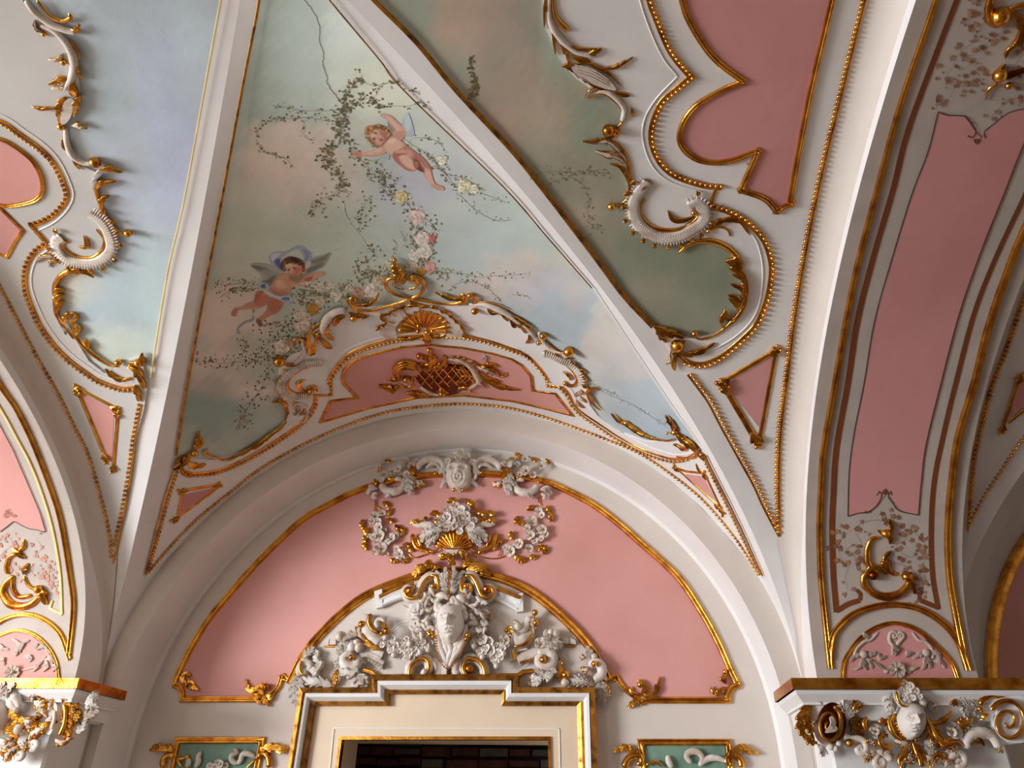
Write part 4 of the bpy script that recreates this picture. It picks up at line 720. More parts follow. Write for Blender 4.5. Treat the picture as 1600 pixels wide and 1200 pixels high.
ob4.leaf(v('880 830 940 860 1000 880 1080 910'),9,3); ob4.leaf(v('900 840 930 900 970 940'),6,3); ob4.ball(v('1030 950')[0],11); ob4.leaf(v('1080 920 1040 980 1010 1060 1020 1120'),8,2); ob4.leaf(v('1000 960 1000 1040 960 1080'),5,2,m='w',e='g'); ob4.leaf(v('1050 1000 1100 1010 1180 990 1270 940'),6.5,3); ob4.tube(v('1010 980 1060 1040 1110 1080'),5,3,'g')
# ---- stucco field of web C (left)
pc=Orn('stucco_field','white stucco field with pink lobed panels at the far left of the vault','wall panel',SB,(60,400),o=.016)
WC=Q('-90 -60 35 -60 38 0 62 30 100 60 122 95 126 140 116 152 110 180 101 200 103 222 112 244 130 257 150 266 156 272 151 285 152 308 160 332 172 352 182 375 176 402 150 414 120 412 97 424 86 440 84 462 92 500 104 522 112 512 122 532 140 562 165 582 190 570 205 560 222 556 232 600 226 640 212 690 202 750 190 822 176 868 168 812 152 755 137 707 117 667 82 597 57 555 15 475 -10 430 -90 300')
pc.panel(WC,.016,.016,M_GW,'field')
p1=Q('-70 200 0 217 25 230 50 250 64 275 66 298 58 310 45 316 20 321 0 320 -70 300'); pc.panel(p1,.018,.004,M_PINK,'pink_panel'); pc.mold(p1,3.4,'g',nm='gold_border',sm=True,o=.018)
p2=Q('-40 290 0 324 36 360 25 375 11 402 0 397 -60 380'); pc.panel(p2,.018,.004,M_PINK,'pink_panel'); pc.mold(p2,2.6,'g',P_RAIL,nm='gold_border',o=.018)
for w_ in (Q('-60 172 0 192 30 212 62 235 82 257 97 287 102 305 95 320 80 335 62 345 47 349'),Q('72 377 52 392 40 412 36 437 40 462 52 492 62 512 82 540 107 565 137 587 155 598 187 609 210 609')):
    pc.beads(w_,3.3,7.6); off_=np.array(w_); d=np.gradient(off_,axis=0); d/=np.linalg.norm(d,axis=1)[:,None]; n=np.stack([d[:,1],-d[:,0]],1)
    pc.mold([tuple(q) for q in off_+n*4.6],2.2,'g',P_RAIL,sm=True,nm='gold_border'); pc.tube([tuple(q) for q in off_+n*13],1.3,m='s',nm='ridge')
pc.mold(Q('47 350 72 378'),4,'g',P_RAIL,nm='gold_border')
pc.beads(Q('-20 410 0 447 15 475 37 517 57 555 82 598 100 632 117 667 137 707 152 755 167 812 172 840 175 868'),3.4,7.8); pc.beads(Q('217 632 207 685 200 740 192 787 185 822 178 850'),3,7.2); pc.mold(Q('221 632 211 685 204 740 196 787 189 822 177 880'),1.5,'g',P_RAIL,sm=True,nm='gold_border')
pc.panel(Q('128 612 180 640 176 720'),.018,.003,M_PINK,'pink_panel'); bone(pc,(121,606),(182,638),3); bone(pc,(122,610),(166,716),3.2); bone(pc,(184,645),(177,733),2.6)
oc=Orn('gilded_leaf_scroll','chain of white and gold leaf scrolls along the pale blue fresco at upper left','ornament',SB,(120,150),o=.02)
w0=lambda t:t4(0,0,t); w1=lambda t:t4(0,1,t)
oc.tube(w0('160 0 220 80 320 150 420 190 480 200'),4,5,'w',mid=6.5,nm='scroll_band'); oc.tube(w0('230 0 300 90 380 130 440 110 430 80'),2.5,3,'g',mid=3.5); oc.leaf(w0('440 180 470 190 500 150'),5,3); oc.leaf(w0('220 120 230 170 280 210'),5,3,m='w',e='g'); oc.ball(w0('275 210')[0],4)
oc.tube(w0('250 160 330 190 400 250 450 330 460 420 440 500 400 560'),3,4,'w',mid=7.5,nm='scroll_band'); oc.leaf(w0('440 240 480 300 510 380'),4,2,1); oc.leaf(w0('470 380 480 430 510 495'),5,2); oc.leaf(w0('300 370 360 370 400 330'),4,1,m='w',e='g'); oc.ball(w0('400 385')[0],5)
oc.leaf(w0('440 490 380 490 300 530'),5,2); oc.leaf(w0('420 500 370 540 320 550'),4.5,2,m='w',e='g'); oc.leaf(w0('450 510 460 560 450 600'),8,1); oc.leaf(w0('200 665 270 680 360 670'),5,3,-1)
oc.leaf(w0('510 590 480 640 460 730'),6,4,nm='cabochon_rim'); oc.leaf(w0('410 600 370 660 370 770'),6,4,nm='cabochon_rim'); oc.panel(w0('420 610 480 610 450 720 400 760 390 690'),.034,.014,M_ST,'cabochon',sm=True); oc.ball(w0('385 785')[0],6)
oc.leaf(w0('450 780 500 780 550 800'),6,2,m='w',e='g'); oc.tube(w0('410 800 420 900 460 980 530 1020 600 1020'),3,3,'w',mid=6,nm='scroll_band'); oc.ball(w0('600 1005')[0],9); oc.leaf(w0('390 870 400 910 430 950'),4,1); oc.leaf(w0('450 980 480 1020 500 1060'),4.5,1)
oc.leaf(w0('620 1060 690 1050 770 1075'),6,2); oc.leaf(w0('600 1180 640 1140 730 1130'),5.5,2); oc.leaf(w0('580 1180 620 1080 700 1060'),5,3,m='w'); oc.tube(w0('600 1130 600 1190')+w1('620 60 660 160 730 240 790 270'),3.4,2,'g'); oc.leaf(w1('640 100 640 40 690 20'),5,2); oc.ball(w1('805 250')[0],6.5)
oc2=Orn('stucco_gadroon_scroll','white ruffled shell scroll with gold spiral at the waist of the far left web','ornament',SB,(130,385),o=.02)
cc=w1('560 130 640 190 690 290 690 370 620 430 520 440 420 420 370 370 350 310 390 280')
rb=oc2.mold(cc,8,'w',[(-1,0),(-.9,.4),(-.2,.3),(.6,.55),(.95,.35),(1,0)],sm=True,nm='ruffled_band'); q=resamp(cat(cc,3),4)
for i in range(1,len(q)-1):
    d=q[i+1]-q[i-1]; d/=np.linalg.norm(d); n=np.array([d[1],-d[0]]); oc2.tube([q[i]-n*6,q[i]+n*2,q[i]+n*(12+5*(i%4==0))],0.9,1.6,'w',nm='ruffle',o=.028,par=rb)
    if i%4==0: oc2.leaf([q[i]+n*9,q[i]+n*13,q[i]+n*17],4.5,1,nm='gold_tip',o=.032,par=rb)
oc2.tube(w1('600 230 650 300 630 370 570 410 480 400 410 360 390 320 430 310'),1.6,2.4,'g',mid=2.6,nm='gold_spiral'); oc2.leaf(w1('490 340 540 340 540 300 520 270'),4.5,1); oc2.leaf(w1('220 440 270 400 330 400 380 450'),4.5,3,m='w',e='g'); oc2.leaf(w1('310 470 320 430 360 430'),3.5,1,m='w',e='g')
oc3=Orn('gilded_acanthus_sprig','curved gold acanthus sprig inside the lower loop of the far left bead frame','ornament',SB,(100,480),o=.02)
oc3.tube(w1('590 535 530 505 460 490 400 510 350 570 340 650'),2,4,'g',mid=4.5,nm='stem')
oc3.leaf(w1('400 510 460 490 540 500 590 530'),6,2)
for t in ('340 650 360 610 410 610','340 700 370 650 410 640','350 760 370 700 405 680'): oc3.leaf(w1(t),5,1)
oc3.tube(w1('340 650 350 760 400 840 460 920'),3.4,1.5,'g'); oc3.leaf(w1('400 820 420 770 480 750'),5.5,3); oc3.leaf(w1('480 760 470 800 450 800'),4,2)
oc3.tube(w1('440 800 460 880 530 970 600 1030 680 1080 740 1090'),2,2,'g',mid=4.5); oc3.leaf(w1('470 900 490 850 480 820'),5,1); oc3.leaf(w1('550 990 550 950 540 910'),4.5,1); oc3.leaf(w1('470 880 450 830 460 780'),4,1); oc3.ball(w1('745 1060')[0],6); oc3.leaf(w1('660 1100 700 1140 760 1170 830 1160'),5.5,3)
oc4=Orn('gilded_leaf_boss','gold leaf boss where the far left web frame meets the white rib','ornament',SB,(213,590),o=.022)
oc4.leaf(w1('890 1000 880 1060 800 1070'),7,2); oc4.leaf(w1('800 1090 850 1110 890 1180')+t4(0,2,'900 30'),8,2); oc4.leaf(t4(0,2,'850 0 860 40 870 110'),6,2); oc4.ball(w1('870 1060')[0],7); oc4.tube(w1('800 1080 860 1120 880 1190'),4,4)
# ================================================================== right transverse arch soffit
bs=Orn('painted_arch_panel','long pink painted panel with brown borders on the underside of the right arch','painting',ST,(1430,500),o=.003)
def flat(pn,S,p,w,mat,nm,off=.003):
    mb=MB(); q=cat(p,4); sweep(mb,S,q,[(-1,0),(1,0)],w,off); return mb.build(nm,mat,pn.r,False)
RP=Q('1485 120 1466 175 1450 237 1425 303 1395 400 1367 500 1350 600 1335 675 1327 737 1325 807 1340 802 1356 800 1368 792 1378 780 1386 768 1394 780 1402 792 1412 799 1435 805 1438 760 1447 695 1470 600 1500 487 1537 382 1570 300 1600 225 1640 160 1640 150 1600 168 1575 177 1545 200 1532 216 1520 200 1507 182 1490 180')
mb=MB(); panel(mb,ST,Q('1466 175 1450 237 1425 303 1395 400 1367 500 1350 600 1335 675 1327 737 1325 807 1340 802 1356 800 1368 792 1378 780 1386 768 1394 780 1402 792 1412 799 1435 805 1438 760 1447 695 1470 600 1500 487 1537 382 1570 300 1600 225 1650 130 1600 168 1575 177 1545 200 1532 216 1520 200 1507 182 1490 180'),.004,0,12); mb.build('pink_field',M_PINK2,bs.r,False)
M_LINE=mat('brown painted line',(96,60,44),.8,0,.02,6,.0,20)
for p in (Q('1466 175 1450 237 1425 303 1395 400 1367 500 1350 600 1335 675 1327 737 1325 807'),Q('1325 807 1340 802 1356 800 1368 792 1375 782 1378 772 1374 768 1370 774'),Q('1394 774 1392 768 1388 776 1395 786 1405 798 1435 805'),Q('1435 805 1440 750 1447 695 1470 600 1500 487 1537 382 1570 300 1600 225 1640 150'),Q('1466 175 1480 180 1507 182 1518 192 1525 205 1520 215 1512 212'),Q('1540 216 1538 206 1550 196 1575 177 1600 170 1630 165')):
    flat(bs,ST,p,.9,M_LINE,'painted_line',.006)
for c,sg in (((1383,772),1),((1526,216),-1)):
    mb=MB()
    for a in (-60,-25,0,25,60,): 
        d=np.array([math.sin(math.radians(a)),-math.cos(math.radians(a))*sg]); n=np.array([-d[1],d[0]]); L=10-abs(a)*.05
        decal(mb,ST,[np.array(c),np.array(c)+d*L*.6+n*2,np.array(c)+d*L,np.array(c)+d*L*.6-n*2],.006,(110,72,50),sm=False)
    mb.build('painted_finial',M_PAINT,bs.r,False,True)
flat(bs,ST,Q('1518 -60 1495 0 1470 65 1420 200 1395 297 1365 400 1340 500 1325 597 1307 700 1302 775 1300 825 1302 897 1307 957'),4.4,M_BROWN,'brown_stripe')
flat(bs,ST,Q('1307 955 1325 944 1343 938'),3.8,M_BROWN,'brown_stripe',.004); flat(bs,ST,Q('1343 938 1344 928 1338 922'),2.6,M_BROWN,'brown_stripe',.005)
flat(bs,ST,Q('1690 130 1640 220 1600 308 1557 400 1522 490 1493 600 1475 675 1460 750 1455 825 1457 897 1466 952'),3.8,M_BROWN,'brown_stripe')
flat(bs,ST,Q('1467 950 1452 944 1438 938'),3.6,M_BROWN,'brown_stripe',.004); flat(bs,ST,Q('1438 938 1436 930 1442 924'),2.4,M_BROWN,'brown_stripe',.005)
def arcm(pn,p,w,nm='gold_border',m='g',prof=None): pn.mold(p,w,m,prof or P_MOLD,sm=True,nm=nm)
be=Orn('gilded_arch_border','pair of thick gold mouldings edging the underside of the right arch','moulding',ST,(1300,600),o=.002)
arcm(be,Q('1480 -60 1462 0 1440 65 1407 162 1370 297 1340 412 1322 500 1305 597 1287 700 1282 775 1280 825 1282 897 1287 950 1297 1045'),4.6); arcm(be,Q('1700 150 1650 250 1600 357 1575 420 1545 507 1522 597 1497 682 1487 750 1481 825 1483 897 1491 950 1503 1012 1512 1048'),5.6)
IVP=((150,104,70),(164,118,82),(134,92,62),(172,130,98))
for nm,lns,sd in (('painted_ivy',[Q('1380 800 1384 812 1370 812 1350 815 1335 825 1320 835 1310 850 1312 870 1325 885 1320 900 1325 925'),Q('1335 830 1345 850 1335 865 1340 880 1350 870'),Q('1395 815 1410 825 1425 830 1440 845 1448 865 1440 885 1445 905 1435 925'),Q('1425 830 1412 845 1400 850 1410 865 1425 870 1432 860'),Q('1400 880 1415 885 1430 895 1425 915 1440 935'),Q('1320 860 1335 850 1345 865')],21),
  ('painted_ivy',[Q('1515 -20 1525 10 1512 40 1525 60 1500 80 1490 100 1480 120 1490 140 1475 160 1460 165'),Q('1560 -10 1540 30 1520 60'),Q('1575 40 1550 60 1530 75 1510 90'),Q('1500 110 1520 100 1530 120 1515 140 1495 150'),Q('1600 150 1580 155 1560 170 1545 185'),Q('1600 80 1590 95 1580 110')],22)):
    ivy(bs.r,ST,nm,lns,size=5.2,dens=.33,spread=15,seed=sd,pal=IVP,stem=(130,90,66),off=.005)
nb=Orn('niche_relief','small semicircular pink niche with pale scroll relief above the right capital','ornament',ST,(1408,1010),o=.004)
arcm(nb,Q('1297 1030 1298 1010 1305 987 1330 962 1362 949 1400 945 1437 952 1470 972 1495 1000 1511 1043'),5,'gold_arch'); arcm(nb,Q('1316 1062 1317 1045 1322 1028 1342 1000 1370 980 1400 974 1432 984 1462 1009 1485 1035 1496 1062'),3.4,'gold_arch')
nb.panel(Q('1318 1064 1319 1045 1324 1030 1343 1002 1371 982 1400 976 1431 986 1461 1011 1483 1036 1494 1064'),.006,.003,M_PINK2,'pink_field')
z3=lambda t:t4(3,3,t)
M_REL=mat('grey relief',(196,180,166),.7,0,.05,9,.002,60); MAT['r']=M_REL
def nicheornament(pn,f,o=.008):
    for t,r0,r1,R,tu,sg in (('820 340 760 330 740 350',2,1.5,6,1,1),): pass
    for p,sg in ((f('690 350 640 400 600 410 550 460 540 520'),1),(f('900 350 940 400 980 410 1020 450 1030 520'),-1)): pn.tube(p,1.6,2.4,'r',mid=3,nm='relief_scroll',o=o)
    pn.scroll(f('790 440 760 410 760 370'),3,2,6.5,1.1,1,'r',nm='relief_scroll',o=o); pn.scroll(f('800 440 820 410 840 390'),3,2,6,1.1,-1,'r',nm='relief_scroll',o=o)
    pn.leaf(f('780 420 790 460 780 500'),6,2,0,'r',o=o)
    for x,y in ((595,490),(985,480)): pn.ball(f('%d %d'%(x,y))[0],6,'r',sq=.5,o=o,nm='relief_boss')
    for t in ('595 500 580 560 530 590','595 500 600 560 620 590','595 490 540 500 510 540','600 510 640 540 650 580','985 490 980 550 960 590','985 490 1010 550 1010 580','1000 490 1060 480 1070 520','1020 530 1080 540 1110 580','985 470 930 500 900 520','600 480 650 490 680 470','690 480 700 510 740 500','860 510 880 480 910 490','1040 470 1070 500 1050 520','640 380 600 370 640 400'): pn.leaf(f(t),4,2,0,'r',nm='relief_leaf',o=o)
    pn.flower(f('800 585')[0],13,9,0,'r','r',nm='relief_flower',o=o,cup=.3)
    for t in ('760 590 720 600','840 590 900 600','640 530 700 570 740 590','940 570 900 580 860 590'): pn.leaf(f(t),3.6,1,0,'r',nm='relief_leaf',o=o)
nicheornament(nb,z3)
def gscroll(name,label,S,f,catg='ornament',o=.02):
    g=Orn(name,label,catg,S,f('0 0')[0],o=o); return g
gs=Orn('gilded_scroll','gilded C-scroll with upturned leaf on the ivy field above the right niche','ornament',ST,(1385,900),o=.006)
s2=lambda t:t4(3,2,t)
gs.tube(s2('700 960 650 970 620 1030 620 1110 640 1160')+z3('600 0 600 60 650 110'),3,4,'g',mid=5.5,nm='c_scroll'); gs.tube(z3('600 -10 610 60 660 110 740 130 820 110 870 60 890 10 870 -20'),4,4,'g',mid=7,nm='c_scroll'); gs.leaf(s2('680 910 740 940 770 890 750 840'),6,2); gs.ball(s2('730 930')[0],7); gs.leaf(s2('760 1000 760 960 740 940'),5,1)
gs.leaf(s2('760 1180 730 1120 730 1080 770 1040'),6,2); gs.tube(s2('740 1100 760 1170 800 1190'),3,4); gs.leaf(s2('600 1190 650 1150 700 1160 740 1190'),8,3); gs.leaf(z3('860 10 900 60 920 115'),6,2); gs.ball(z3('650 -10')[0],8,'k'); gs.ball(z3('860 0')[0],8)
gs2=Orn('gilded_scroll','gilded scroll and bulb ornament on the ivy field at the top of the right arch','ornament',ST,(1570,60),o=.006)
s0=lambda t:t4(3,0,t)
gs2.tube(s0('1400 -40 1380 40 1390 120 1440 150 1500 120'),5,6,'g',mid=7); gs2.ball(s0('1440 90')[0],15); gs2.ball(s0('1460 120')[0],8); gs2.leaf(s0('1520 70 1580 140 1570 240 1500 310 1480 370'),9,3); gs2.tube(s0('1500 60 1560 40 1620 30'),5,6)
gs2.ball(s0('1440 460')[0],11); gs2.leaf(s0('1480 400 1440 450 1420 500'),7,2); gs2.tube(s0('1440 520 1380 560 1360 630'),3.5,1.5); gs2.ball(s0('1500 530')[0],6); gs2.tube(s0('1480 480 1540 460 1620 430'),6,5,'k')
# ================================================================== left transverse arch soffit
ls=Orn('painted_arch_panel','pale pink painted panel with ivy on the underside of the far left arch','painting',ST,(20,750),o=.003)
f2=lambda t:t4(0,2,t); f3=lambda t:t4(0,3,t)
ls.panel(Q('-60 560 0 665 20 702 45 760 62 800 71 830 58 828 45 826 32 820 22 815 12 822 0 831 -60 840'),.004,0,M_PINK,'pink_field')
flat(ls,ST,Q('-40 590 0 665 20 702 45 760 62 800 71 830 58 828 45 826 32 820 22 815 12 822 0 831'),.7,M_LINE,'painted_line',.006)
ivy(ls.r,ST,'painted_ivy',[Q('0 845 12 838 20 850 5 862 -5 880'),Q('58 845 66 855 56 868 72 878 80 890 70 905 84 915'),Q('10 880 22 890 30 905 20 915'),Q('55 880 50 895 62 900'),Q('82 900 85 920 90 935')],size=4.4,dens=.4,spread=11,seed=31,pal=((196,140,120),(206,156,136)),stem=(190,150,130),off=.005)
ivy(ls.r,ST,'painted_ivy',[Q('8 804 14 800 20 806 26 806'),Q('14 796 14 806')],size=3,dens=.9,spread=4,seed=32,pal=((186,120,110),),off=.006)
le=Orn('gilded_arch_border','thick gold moulding and thin fillet edging the far left arch','moulding',ST,(60,720),o=.002)
arcm(le,Q('-60 500 0 600 25 637 50 687 75 750 95 812 110 900 115 950 108 1022'),4.2); le.mold(Q('-60 540 0 637 25 682 50 730 72 790 85 840 94 897 97 960'),2.2,'y',P_RAIL,sm=True,nm='fillet'); le.mold(Q('97 960 78 950 82 938'),2,'y',P_RAIL,nm='fillet')
ln=Orn('niche_relief','small semicircular pale pink niche with scroll relief above the left capital','ornament',ST,(30,1020),o=.004)
arcm(ln,Q('-40 1000 0 971 25 961 50 961 75 972 95 992 109 1030'),3.8,'gold_arch'); arcm(ln,Q('-40 1010 0 993 25 985 50 990 72 1007 87 1032 92 1062'),2.6,'gold_arch')
ln.panel(Q('-60 1064 -50 1010 0 994 25 987 49 992 70 1009 85 1033 90 1064'),.006,.003,M_PINK,'pink_field')
for t in ('130 480 120 420 70 390','130 470 150 420 190 400','110 440 110 480 90 500','220 460 280 440 310 490','240 420 230 450 250 460','280 520 330 520 320 560','210 600 250 550 270 530','270 600 300 560 280 520','330 600 350 570 320 550','150 500 200 510 180 540','0 420 20 450 60 460','0 530 20 520 30 560'): ln.leaf(f3(t),3.8,2,0,'r',nm='relief_leaf',o=.008)
ln.flower(f3('85 600')[0],12,9,0,'r','r',nm='relief_flower',o=.008,cup=.3); ln.tube(f3('130 590 180 580 240 560 290 500'),1.5,1.5,'r',o=.008)
lg=Orn('gilded_scroll','gilded C-scroll on the ivy field above the far left niche','ornament',ST,(35,910),o=.006)
lg.tube(f2('150 970 150 1010 120 1040'),2.5,4); lg.leaf(f2('80 1020 120 1060 160 1090'),6,2); lg.tube(f2('110 1060 60 1080 40 1140 50 1190'),3,4); lg.tube(f3('90 0 40 40 20 100 60 170 130 190 200 170 250 120'),4,4,'g',mid=7,nm='c_scroll'); lg.tube(f3('80 0 80 80 120 130 200 120'),3,3,mid=4); lg.leaf(f3('230 70 270 110 290 180'),8,2); lg.ball(f3('250 80')[0],7); lg.leaf(f2('150 1190 160 1150 180 1120'),5,2); lg.tube(f3('150 0 180 60 240 90'),2.5,3)
# bay beyond the right arch: beaded spandrel on its web
pd=Orn('stucco_field','shaded beaded spandrel of the next bay seen past the right arch','wall panel',SB,(1570,650),o=.016)
pd.beads(Q('1640 370 1600 470 1576 540 1552 600 1532 675 1522 725 1515 800 1513 820'),3.3,7.4); pd.beads(Q('1640 640 1600 682 1570 725 1537 775 1516 815'),3.2,7.2); pd.mold(Q('1636 370 1596 470 1572 540 1548 600 1528 675 1518 725 1512 830'),1.8,'g',P_RAIL,sm=True,nm='gold_border')
pd.panel(Q('1578 650 1584 600 1640 540 1640 600'),.018,.003,M_PINK2,'pink_panel'); bone(pd,(1565,672),(1592,590),3); bone(pd,(1575,660),(1640,610),3,(0,0))
pe=Orn('shaded_lunette','dark red lunette with gold frame in the next bay beyond the right arch','wall panel',SWL,(1620,950),o=.01)
C2=XM+PER; mb=MB()
lp=[(C2+2.539*math.cos(a),ZA0+2.539*math.sin(a)) for a in np.linspace(math.pi-.12,.12,50)]
V=[(x,YD-.02,z) for x,z in lp]; mb.add(V,[tuple(range(50))]); mb.build('pink_field',M_PINK,pe.r,False)
mb=MB(); G=[]
for a in np.linspace(math.pi-.12,.12,60):
    G.append([(C2+(2.539+du)*math.cos(a),YD-.01-dh,ZA0+(2.539+du)*math.sin(a)) for du,dh in ((-.05,0),(-.04,.03),(-.01,.02),(.02,.045),(.05,0))])
mb.grid(np.array(G)); mb.build('gold_border',M_GOLD,pe.r)
# ================================================================== WALL LUNETTE
PR_=P_MOLD
lu=Orn('pink_lunette','large pink lunette panel in a gold moulding on the end wall over the door','wall panel',SWL,(700,900),o=.004)
ARC=Q('272 1070 295 1020 325 970 362 925 400 882 437 845 475 811 512 790 550 771 590 757 640 746 717 741 800 744 847 752 875 762 925 788 962 815 1000 848 1057 900 1092 950 1120 1000 1140 1045 1152 1070')
LOW=Q('1137 1094 1003 1094'); 
DARC=Q('453 1068 457 1060 475 1025 500 993 537 957 575 930 625 909 660 899 712 893 760 899 800 911 837 931 875 962 907 994 930 1025 950 1063')
PKL=list(map(tuple,cat(ARC,6)))+Q('1144 1076 1138 1084 1137 1094 1003 1094 990 1087 975 1075 964 1060')+list(map(tuple,cat(DARC,6)))[::-1]+Q('440 1058 437 1072 425 1085 412 1092 285 1093 284 1084 279 1076')
mb=MB(); panel(mb,SWL,PKL,.006,.006,14); mb.build('pink_field',M_PINK,lu.r,False)
path=list(map(tuple,cat(ARC,4)))+list(map(tuple,cat(Q('1152 1070 1143 1074 1138 1083 1137 1094'),3)))+Q('1003 1094')
lu.mold(path,5.2,'g',nm='gold_border'); lu.mold([tuple(p) for p in cat(Q('1003 1094 990 1087 975 1075 963 1058'),3)]+Q('963 1058 950 1064'),4.4,'g',nm='gold_border')
lu.mold([tuple(p) for p in cat(Q('272 1070 281 1074 285 1083 285 1093'),3)]+Q('412 1093'),4.8,'g',nm='gold_border'); lu.mold([tuple(p) for p in cat(Q('412 1093 425 1085 436 1073 441 1057'),3)]+Q('441 1057 453 1065'),4.2,'g',nm='gold_border')
def sprig(name,label,at,strokes,o=.02):
    g=Orn(name,label,'ornament',SWL,at,o=o)
    for st in strokes:
        k,t=st[0],st[1]; a=st[2:]
        if k=='l': g.leaf(t,*a)
        elif k=='t': g.tube(t,*a)
        elif k=='b': g.ball(t[0],*a)
    return g
k3=lambda t:T(100,840,4.444,t); r3=lambda t:t4(2,3,t)
sprig('gilded_corner_leaf','small gilded leaf in the lower left corner of the pink lunette',(293,1075),[('l',k3('830 1020 830 960 870 935'),5,2),('t',k3('820 980 850 1010 840 1040'),3,2.5),('l',k3('850 1040 900 1040 940 1060'),5,3),('l',k3('840 1020 880 1000 910 1020'),4,2),('b',k3('870 955'),3.6)])
sprig('gilded_corner_leaf','small gilded leaf in the lower right corner of the pink lunette',(1127,1070),[('l',r3('1340 680 1320 640 1340 600'),6,2),('l',r3('1330 690 1290 730 1250 700'),5.5,3),('t',r3('1250 690 1260 730 1310 710'),3,2),('b',r3('1330 600'),4)])
sprig('gilded_leaf_cluster','gilded leaf cluster where the left lunette moulding curls up beside the door arch',(405,1080),[('l',k3('1400 1100 1350 1060 1290 1060 1260 980'),6,4),('l',k3('1420 1020 1360 1040 1390 1080'),6,3),('l',k3('1390 1080 1400 1130 1430 1170'),6,3),('l',k3('1380 1100 1340 1120 1370 1160'),5,2),('b',k3('1410 1040'),6),('t',k3('1370 1090 1300 1080 1270 1040'),4,2),('l',k3('1400 1090 1440 1110 1460 1060'),5,2)])
sprig('gilded_leaf_cluster','gilded leaf cluster where the right lunette moulding curls up beside the door arch',(1000,1080),[('l',r3('820 740 880 740 910 690 930 625'),6,3),('l',r3('800 750 830 700 810 660 780 660'),5.5,2),('t',r3('740 690 750 730 790 740'),3.5,3),('l',r3('790 750 760 790 720 825'),6,3),('l',r3('790 750 800 790 800 810'),6,2),('b',r3('800 680'),5),('l',r3('800 760 850 760 880 720'),5,3)])
# ---- crest over the lunette: grotesque mask with acanthus and flowers
cm=Orn('stucco_mask_crest','white grotesque mask with curling acanthus and flowers at the top of the lunette','ornament',SWL,(718,735),o=.05)
a4=lambda t:T(560,700,10,t); a5=lambda t:T(700,700,8.889,t)
MXC=717.5
left=[('t',a4('1230 400 1300 360 1330 270 1260 190 1150 170 1040 200 960 260 930 340'),3,5,'w',6),('t',a4('1280 330 1230 260 1150 250 1050 320'),2,2,'w',4),('l',a4('1060 200 1100 150 1170 130'),5,2,0,'w'),('l',a4('1250 160 1330 210 1370 300'),5,2,0,'w'),
 ('l',a4('930 300 860 340 840 440 920 540'),7,2,0,'g'),('l',a4('900 500 960 560 1060 580'),7,2,0,'w','g'),('l',a4('760 380 780 520 800 640 810 740'),10,4,0,'w'),('l',a4('820 440 850 560 880 620'),7,3,0,'w'),
 ('t',a4('720 500 700 600 620 670 500 680 400 640 350 560'),4,5,'w',7),('t',a4('690 520 640 480 560 500'),3,3,'w',4),('l',a4('560 660 480 720 420 780'),6,3,0,'w'),('l',a4('310 640 220 640 130 720'),7,2,0,'w'),('t',a4('300 700 240 720 230 760 280 780'),3,3,'w',3),('l',a4('700 200 760 240 800 300'),7,3,0,'w'),('l',a4('840 180 860 240 820 280'),6,2,0,'w')]
for m_ in (False,True):
    mm=(lambda p:[(2*MXC-x,y+(x-MXC)*-.012) for x,y in p]) if m_ else (lambda p:p)
    for st in left:
        if st[0]=='t': cm.tube(mm(st[1]),st[2],st[3],st[4],mid=st[5],nm='scroll_band')
        else: cm.leaf(mm(st[1]),st[2],st[3],st[4],st[5],st[6] if len(st)>6 else None,nm='leaf')
for p in (a4('940 425 1220 390'),a4('400 560 560 500'),a5('490 335 740 350'),a5('1040 410 1220 450')): cm.mold(p,2.8,'g',P_RAIL,nm='gold_rod')
for b in (a4('1215 400'),a4('1205 410'),a5('470 350'),a5('970 420')): cm.ball(b[0],3.4)
def bunch(pn,L,m='w',mc='g',o=None,nm='flower'):
    for i,(x,y,R) in enumerate(L): pn.flower((x,y),R,5,i*.9,m,mc,nm=nm,o=(pn.o if o is None else o)+.006*(i%4),cup=.6)
def gleaves(pn,L,r=7,m='g',o=None):
    for i,(x,y,a) in enumerate(L):
        for da in (-40,0,40):
            b=math.radians(a+da); d=np.array([math.cos(b),-math.sin(b)]); pn.leaf([np.array((x,y)),np.array((x,y))+d*r*.6,np.array((x,y))+d*r*1.15],r*.5,1,0,m,nm='gold_leaf',o=(pn.o if o is None else o)+.004*(i%3),base=.2)
bunch(cm,[(592,730,5),(600,742,7),(612,738,7),(622,733,7),(634,722,7),(643,728,6),(598,752,5),(636,742,6),(650,722,5)]); gleaves(cm,[(606,724,90),(596,735,150),(590,752,200),(612,745,270)],6)
bunch(cm,[(820,718,6),(822,736,8),(845,728,7),(832,742,6),(812,742,5),(808,726,5)]); gleaves(cm,[(833,722,60),(852,722,20),(840,748,300),(800,722,120),(806,715,40)],7)
# mask as a height field
def relief(pn,S,c,wx,wy,fn,nx,ny,o,m,nm,depth,skirt=True,rot=0):
    mb=MB(); us=np.linspace(-1,1,nx); vs=np.linspace(-1,1,ny); cr,sr=math.cos(rot),math.sin(rot)
    UU,VV=np.meshgrid(us,vs,indexing='ij'); H,msk=fn(UU,VV)
    P=np.stack([c[0]+wx*(UU*cr-VV*sr),c[1]-wy*(VV*cr+UU*sr*wx/wy)],-1)
    X,N,k=hit(S,P.reshape(-1,2),o); H=H.reshape(-1); X=X+N*(H*depth)[:,None]
    F=[]; ok=msk
    for i in range(nx-1):
        for j in range(ny-1):
            if ok[i,j] or ok[i+1,j] or ok[i,j+1] or ok[i+1,j+1]: F.append((i*ny+j,i*ny+j+1,(i+1)*ny+j+1,(i+1)*ny+j))
    X=np.where(ok.reshape(-1)[:,None],X,X-N*(depth*.9)); mb.add(X,F); return pn._b(mb,nm,m)
